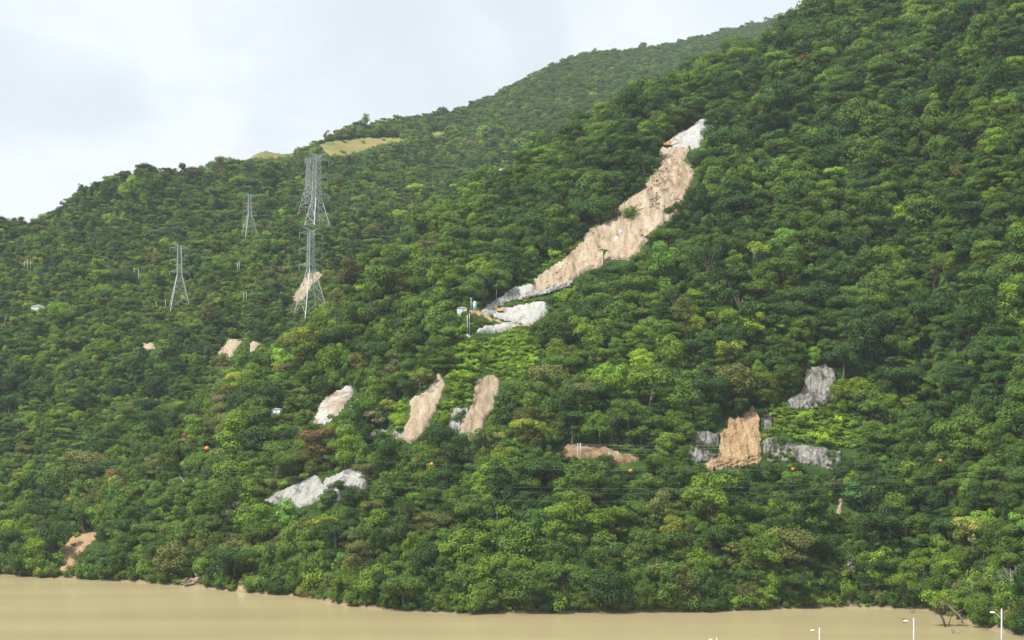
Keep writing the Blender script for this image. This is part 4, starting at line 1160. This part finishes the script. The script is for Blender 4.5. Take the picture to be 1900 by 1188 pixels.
# ------------------------------------------------------------------ steel lattice towers
def tower_meshes(Hh=50.0, wb=14.5, ww=3.6, wt=2.6, waist=0.52):
    zw = Hh * waist
    def half(z):
        return (wb + (ww - wb) * z / zw) / 2 if z < zw else (ww + (wt - ww) * (z - zw) / (Hh - zw)) / 2
    legs = []
    for sx, sy in ((-1, -1), (1, -1), (1, 1), (-1, 1)):
        m = MB()
        zs = [-6.0, 0, zw, Hh * 0.97]
        for a, b in zip(zs[:-1], zs[1:]):
            m.bar((sx * half(a), sy * half(a), a), (sx * half(b), sy * half(b), b), 0.36 if b <= zw else 0.26)
        legs.append(m.mesh('leg', STEEL))
    lv = [0, 0.13, 0.25, 0.35, 0.44, 0.52, 0.575, 0.63, 0.685, 0.74, 0.795, 0.85, 0.905, 0.96]
    br = MB()
    cs = ((-1, -1), (1, -1), (1, 1), (-1, 1))
    for a, b in zip(lv[:-1], lv[1:]):
        z0, z1 = a * Hh, b * Hh; h0, h1 = half(z0), half(z1); w = 0.15 if b <= 0.53 else 0.12
        for q in range(4):
            p, n_ = cs[q], cs[(q + 1) % 4]
            A0 = Vector((p[0] * h0, p[1] * h0, z0)); B0 = Vector((n_[0] * h0, n_[1] * h0, z0)); A1 = Vector((p[0] * h1, p[1] * h1, z1)); B1 = Vector((n_[0] * h1, n_[1] * h1, z1))
            if a == 0:
                M = (A1 + B1) / 2; br.bar(A0, M, w); br.bar(B0, M, w); br.bar(A0.lerp(M, .5), A0.lerp(A1, .6), w * .8); br.bar(B0.lerp(M, .5), B0.lerp(B1, .6), w * .8)
            else:
                br.bar(A0, B1, w); br.bar(B0, A1, w)
            br.bar(A1, B1, w)
    arms = []
    for z, ln in ((0.565, 7.4), (0.745, 6.9), (0.925, 7.2)):
        for s in (-1, 1):
            m = MB(); zz = z * Hh; h = half(zz); tip = Vector((s * ln, 0, zz + 0.2)); up = min(0.06 * Hh * 0.6, 2.0)
            for y in (-h, h):
                m.bar((s * h, y, zz), tip, 0.21); m.bar((s * h, y, zz + up), tip, 0.16)
                for t in (0.3, 0.6): m.bar(Vector((s * h, y, zz)).lerp(tip, t), Vector((s * h, y, zz + up)).lerp(tip, t + 0.12), 0.12)
            m.bar((s * (h + 2), -h * .7, zz), (s * (h + 2), h * .7, zz), 0.12)
            arms.append((m.mesh('cross_arm', STEEL), tip))
    pk = []
    for s in (-1, 1):
        m = MB(); z = Hh * 0.96; h = half(z)
        for y in (-h, h): m.bar((s * h, y, z), (s * 5.2, 0, Hh), 0.16); m.bar((s * h * .4, y, z), (s * 5.2, 0, Hh), 0.14)
        pk.append(m.mesh('earth_wire_arm', STEEL))
    ins = MB().tube([(0, 0, 0), (0, 0, -3.4)], [0.16, 0.16], 6).mesh('insulator', GLASSY)
    return legs, br.mesh('bracing', STEEL), arms, pk, ins
TM = tower_meshes()
def tower(u, v_base, h_px, yaw, label, y=None, sink=0.0):
    if y is None: p = at(u, v_base)
    else:
        x = (u - 950) / F * y; p = Vector((x, y, float(H(x, y))))
    s = h_px / (F / p.y) / 50.0
    if y is not None: s = (h_px) / (F / p.y) / 50.0
    p.z = CAMZ + (HOR - v_base) / F * p.y if y is None else p.z
    e = empty('transmission_tower', p - Vector((0, 0, sink)), R(yaw), s); tag(e, label, 'pylon', 'steel lattice towers on the left slope')
    legs, br, arms, pk, ins = TM
    for m in legs: obj('leg', m, e)
    obj('bracing', br, e)
    for m, tip in arms:
        a = obj('cross_arm', m, e)
        i_ = obj('insulator', ins, a); i_.location = tip
    for m in pk: obj('earth_wire_arm', m, e)
    return e
tower(333, 574, 122, 18, 'steel lattice tower standing alone furthest left')
tower(463, 438, 80, 30, 'small steel lattice tower upper left, most distant')
tower(577, 586, 164, 35, 'tall front steel lattice tower beside the pinkish slide')
yc = float(YC(np.array([588.]))[0]) + 62
x = (588 - 950) / F * yc; gz = float(H(x, yc)); vb = HOR - F * (gz - CAMZ) / yc
tower(588, vb, vb - 283, 40, 'tall steel lattice tower behind the front one, its feet hidden', y=yc)
yc2 = yc + 150
x = (573 - 950) / F * yc2; gz = float(H(x, yc2)); vb = HOR - F * (gz - CAMZ) / yc2
tower(573, vb, vb - 291, 75, 'faint steel tower half behind the rear tall one', y=yc2)

# ------------------------------------------------------------------ utility poles
def pole(u, v0, v1, label, arm=True, rad=0.16, y=None, group='utility poles on the slope'):
    p = at(u, v1) if y is None else at_depth(u, v1, y)
    h = (v1 - v0) / (F / p.y)
    e = empty('utility_pole', p, random.uniform(-0.5, 0.5)); tag(e, label, 'pole', group)
    MB().tube([(0, 0, -2), (0, 0, h)], [rad * 1.15, rad * 0.8], 8).build('shaft', CONCRETE_POLE, e, True)
    if arm:
        MB().bar((-1.1, 0, h - 0.5), (1.1, 0, h - 0.5), 0.14).build('cross_arm', STEEL, e)
    return e
for a in [(45, 484, 501, 'left thin pole of three far left', 0), (51, 482, 502, 'middle thin pole of three far left', 0), (57, 485, 502, 'right thin pole of three far left', 0),
          (249, 498, 521, 'left pole of the pair in the small clearing', 0), (257, 500, 523, 'right pole of the pair in the small clearing', 0),
          (441, 488, 505, 'left pole of the pair under the distant tower', 0), (444, 486, 504, 'right pole of the pair under the distant tower', 0),
          (452, 543, 563, 'left pole of the pair left of the tall towers', 0), (457, 542, 563, 'right pole of the pair left of the tall towers', 0), (374, 489, 503, 'short lone pole right of the first tower', 0),
          (307, 558, 575, 'thin pole just left of the first tower foot', 0), (290, 560, 576, 'second thin pole left of the first tower foot', 0),
          (267, 430, 437, 'tiny pole near the skyline slope', 0), (367, 372, 378, 'tiny pale post high on the left slope', 0),
          (489, 688, 714, 'left pole of the pair on the middle slope', 0), (495, 688, 713, 'right pole of the pair on the middle slope', 0),
          (347, 823, 838, 'lone pale pole above the footpath', 0),
          (867, 585, 622, 'left tall pole at the concrete works', 1), (871, 582, 621, 'right tall pole at the concrete works', 1),
          (874, 552, 574, 'wooden pole behind the blue tank', 1), (921, 527, 556, 'leaning pole beside the upper concrete strip', 0),
          (1072, 823, 849, 'left twin pole at the red road cutting', 1), (1077, 822, 849, 'right twin pole at the red road cutting', 1),
          (1130, 838, 852, 'short post in the red road cutting', 0), (1146, 838, 850, 'second short post in the red road cutting', 0)]:
    pole(*a[:4], arm=bool(a[4]))

# ------------------------------------------------------------------ small buildings and machines
def shed(u, v, w, d, h, label, yaw=0, name='shed', roof=None):
    p = at(u, v); e = empty(name, p, R(yaw)); tag(e, label, 'shed')
    MB().box((0, 0, h / 2 - 0.7), (w, d, h + 1.4)).build('wall', WHITE, e)
    MB().prism([(-w / 2 - 0.25, h + 0.02), (w / 2 + 0.25, h + 0.02), (0, h + w * 0.14)], -d / 2 - 0.25, d / 2 + 0.25).build('roof', roof or ROOF, e)
    MB().box((w * 0.12, -d / 2 - 0.03, h * 0.42), (w * 0.16, 0.06, h * 0.8)).build('door', BLUE, e)
    return e
shed(71, 576, 10, 5, 3, 'white shed low on the far left slope', 10)
shed(514, 769, 5, 4, 2.6, 'small white hut on the middle slope above the forest', -15)
shed(935, 318, 9, 6, 2.6, 'grey tin roof hut just behind the near ridge', 20)
shed(857, 583, 5, 3, 2.8, 'white site cabin at the concrete works', 5, 'site_cabin')
shed(1610, 872, 2.4, 2, 1.8, 'tiny white hut at the right end of the streaked cliff', 10)
p = at(881, 576); e = empty('water_tank', p); tag(e, 'pale blue upright tank beside the site cabin', 'tank')
MB().tube([(0, 0, -0.5), (0, 0, 4.4)], [0.95, 0.95], 14).build('body', BLUE, e, True)
MB().tube([(0, 0, 4.41), (0, 0, 4.9)], [0.9, 0.25], 14).build('lid', WHITE, e, True)

def excavator(u, v, yaw, s, label):
    p = at(u, v); p.z += 1.0; e = empty('excavator', p, R(yaw), s); tag(e, label, 'excavator')
    for y in (-1.2, 1.2):
        MB().prism([(-2.0, 0.25), (-1.6, 0), (1.6, 0), (2.0, 0.25), (2.0, 0.65), (1.6, 0.9), (-1.6, 0.9), (-2.0, 0.65)], y - 0.3, y + 0.3).build('track', BLACK, e)
    MB().prism([(-2.3, 1.0), (1.5, 1.0), (1.5, 1.6), (-0.2, 1.7), (-0.4, 2.1), (-2.3, 2.0)], -1.3, 1.3).build('engine_housing', MACHINE, e)
    c = MB().prism([(0.0, 1.62), (1.5, 1.62), (1.4, 2.7), (1.1, 3.0), (0.0, 3.0)], -1.25, -0.2).build('cab', MACHINE, e)
    MB().prism([(0.2, 1.9), (1.3, 1.9), (1.22, 2.65), (1.0, 2.85), (0.2, 2.85)], -1.29, -1.26).build('window', GLASSY, c)
    MB().bar((1.3, 0.2, 1.5), (3.4, 0.2, 4.3), 0.55, 0.5).bar((3.4, 0.2, 4.3), (5.6, 0.2, 3.9), 0.5, 0.4).build('boom', MACHINE, e)
    MB().bar((5.5, 0.2, 4.1), (6.6, 0.2, 1.6), 0.4, 0.3).build('stick', MACHINE, e)
    MB().prism([(6.1, 1.7), (7.0, 1.6), (6.9, 0.7), (6.3, 0.5), (5.9, 1.0)], -0.3, 0.7).build('bucket', BLACK, e)
excavator(1239, 276, 8, 1.15, 'orange excavator at the foot of the topmost concrete')
excavator(928, 583, 160, 0.7, 'small orange excavator on the track among the concrete faces')

# ------------------------------------------------------------------ power lines over the lake with orange marker balls
B5 = [(384, 832), (801, 862), (1170, 874), (1471, 870), (1745, 855)]
L0 = Vector((290 * (384 - 950) / F, 290.0)); L1 = Vector((420 * (1745 - 950) / F, 420.0))
BP = []
for u, v in B5:
    k_ = (u - 950) / F       # x = k*y on the line L0 + t (L1-L0)
    t = (k_ * L0.y - L0.x) / ((L1.x - L0.x) - k_ * (L1.y - L0.y))
    y = L0.y + t * (L1.y - L0.y)
    BP.append((t, CAMZ + (HOR - v) / F * y))
cf = np.polyfit([q[0] for q in BP], [q[1] for q in BP], 2)
def line_pt(t, dz=0.0, off=0.0):
    q = L0 + (L1 - L0) * t; nrm = Vector((-(L1 - L0).y, (L1 - L0).x)).normalized()
    return Vector((q.x + nrm.x * off, q.y + nrm.y * off, float(np.polyval(cf, t)) + dz))
for dz, off, lab in ((0, 0, 'thin power line carrying the orange balls across the lake'), (-3.9, 3, 'upper plain power line below the ball line'), (-4.8, -2, 'middle plain power line below the ball line'), (-6.6, 4, 'lowest plain power line over the lake')):
    o = MB().tube([line_pt(t, dz * (1 + 0.06 * t), off) for t in np.linspace(-1.0, 2.0, 61)], [0.012] * 61, 5).build('power_line', WIRE, None, True)
    tag(o, lab, 'cable', 'power lines over the lake')
names = ['leftmost and largest orange marker ball on the power line', 'second orange marker ball from the left', 'middle one of the five orange marker balls', 'orange marker ball before the streaked grey cliff', 'rightmost and smallest orange marker ball on the power line']
for i, (t, z) in enumerate(BP):
    p = line_pt(t)
    e = empty('marker_ball', (p.x, p.y, p.z)); tag(e, names[i], 'marker ball', 'orange balls on the power line')
    prof = [(0.38 * math.sin(a), 0.38 * math.cos(a)) for a in np.linspace(0.12, math.pi - 0.12, 11)]
    m = MB(); d = (L1 - L0).normalized(); dv = Vector((d.x, d.y, 0))
    m.tube([dv * q[1] for q in prof], [q[0] for q in prof], 16); m.build('shell', ORANGE, e, True)
    m = MB().tube([dv * -0.035, dv * 0.035], [0.395, 0.395], 16); m.build('seam', ORANGE, e, True)
    for s in (-1, 1): MB().tube([dv * s * 0.36, dv * s * 0.56], [0.07, 0.05], 6).build('clamp', STEEL, e)
# roadside wires at the red cutting
for i, dv_ in enumerate((-14, -8, 2)):
    a = at(1075, 849); b_ = at(1420, 866)
    A_ = at_depth(1075, 838 + dv_, a.y - 1); B_ = at_depth(1420, 836 + dv_, a.y - 8)
    o = MB().tube([A_.lerp(B_, t) - Vector((0, 0, 3.5 * 4 * t * (1 - t) * 0.35)) for t in np.linspace(0, 1, 15)], [0.025] * 15, 4).build('power_line', WIRE, None)
    tag(o, ['top', 'middle', 'lowest'][i] + ' roadside wire running from the twin poles to the grey cliff', 'cable', 'roadside wires')

# ------------------------------------------------------------------ street lamps on the near bank
def lamp(x, y, top_v, label):
    z0 = bank_z(y); zt = CAMZ + (HOR - top_v) / F * y; h = zt - z0
    e = empty('street_lamp', (x, y, z0)); tag(e, label, 'street lamp', 'street lamps along the near road')
    MB().tube([(0, 0, -0.3), (0, 0, h)], [0.125, 0.08], 12).build('pole', LAMP_GREY, e, True)
    MB().tube([(0, 0, h - 1.45), (-0.22, 0, h - 1.05), (-0.55, 0, h - 0.68), (-0.85, 0, h - 0.5)], [0.055] * 4, 8).build('arm', LAMP_GREY, e, True)
    hd = MB().tube([(-0.72, 0, h - 0.55), (-0.95, 0, h - 0.46), (-1.25, 0, h - 0.42), (-1.45, 0, h - 0.45)], [0.07, 0.15, 0.14, 0.05], 10).build('lamp_head', WHITE, e, True)
    MB().box((-1.12, 0, h - 0.57), (0.42, 0.2, 0.06)).build('lens', GLASSY, hd)
    MB().tube([(0, 0, 0), (0, 0, 0.35)], [0.28, 0.24], 8).build('base', CONCRETE_POLE, e)
for (x, y), tv, lab in zip(LAMPS, (1130, 1147, 1165, 1183), ('tallest street lamp at lower right before the shore trees', 'second street lamp from the right', 'third street lamp from the right, lower in the picture', 'street lamp whose tip alone shows at the bottom edge')):
    lamp(x, y, tv, lab)

# ------------------------------------------------------------------ haze
hz = obj('haze', np_mesh('haze', [(-2500, -150, -11), (2500, -150, -11), (2500, 4300, -11), (-2500, 4300, -11), (-2500, -150, 1060), (2500, -150, 1060), (2500, 4300, 1060), (-2500, 4300, 1060)],
         [(0, 3, 2, 1), (4, 5, 6, 7), (0, 1, 5, 4), (1, 2, 6, 5), (2, 3, 7, 6), (3, 0, 4, 7)]))
m, nt, out = new_mat('haze_air')
pv = nt.nodes.new('ShaderNodeVolumePrincipled')
pv.inputs['Color'].default_value = (0.80, 0.90, 1.0, 1); pv.inputs['Density'].default_value = 0.000043; pv.inputs['Anisotropy'].default_value = 0.0
nt.links.new(pv.outputs[0], out.inputs['Volume'])
hz.data.materials.append(m); tag(hz, 'thin blue summer haze over the valley', kind='stuff')
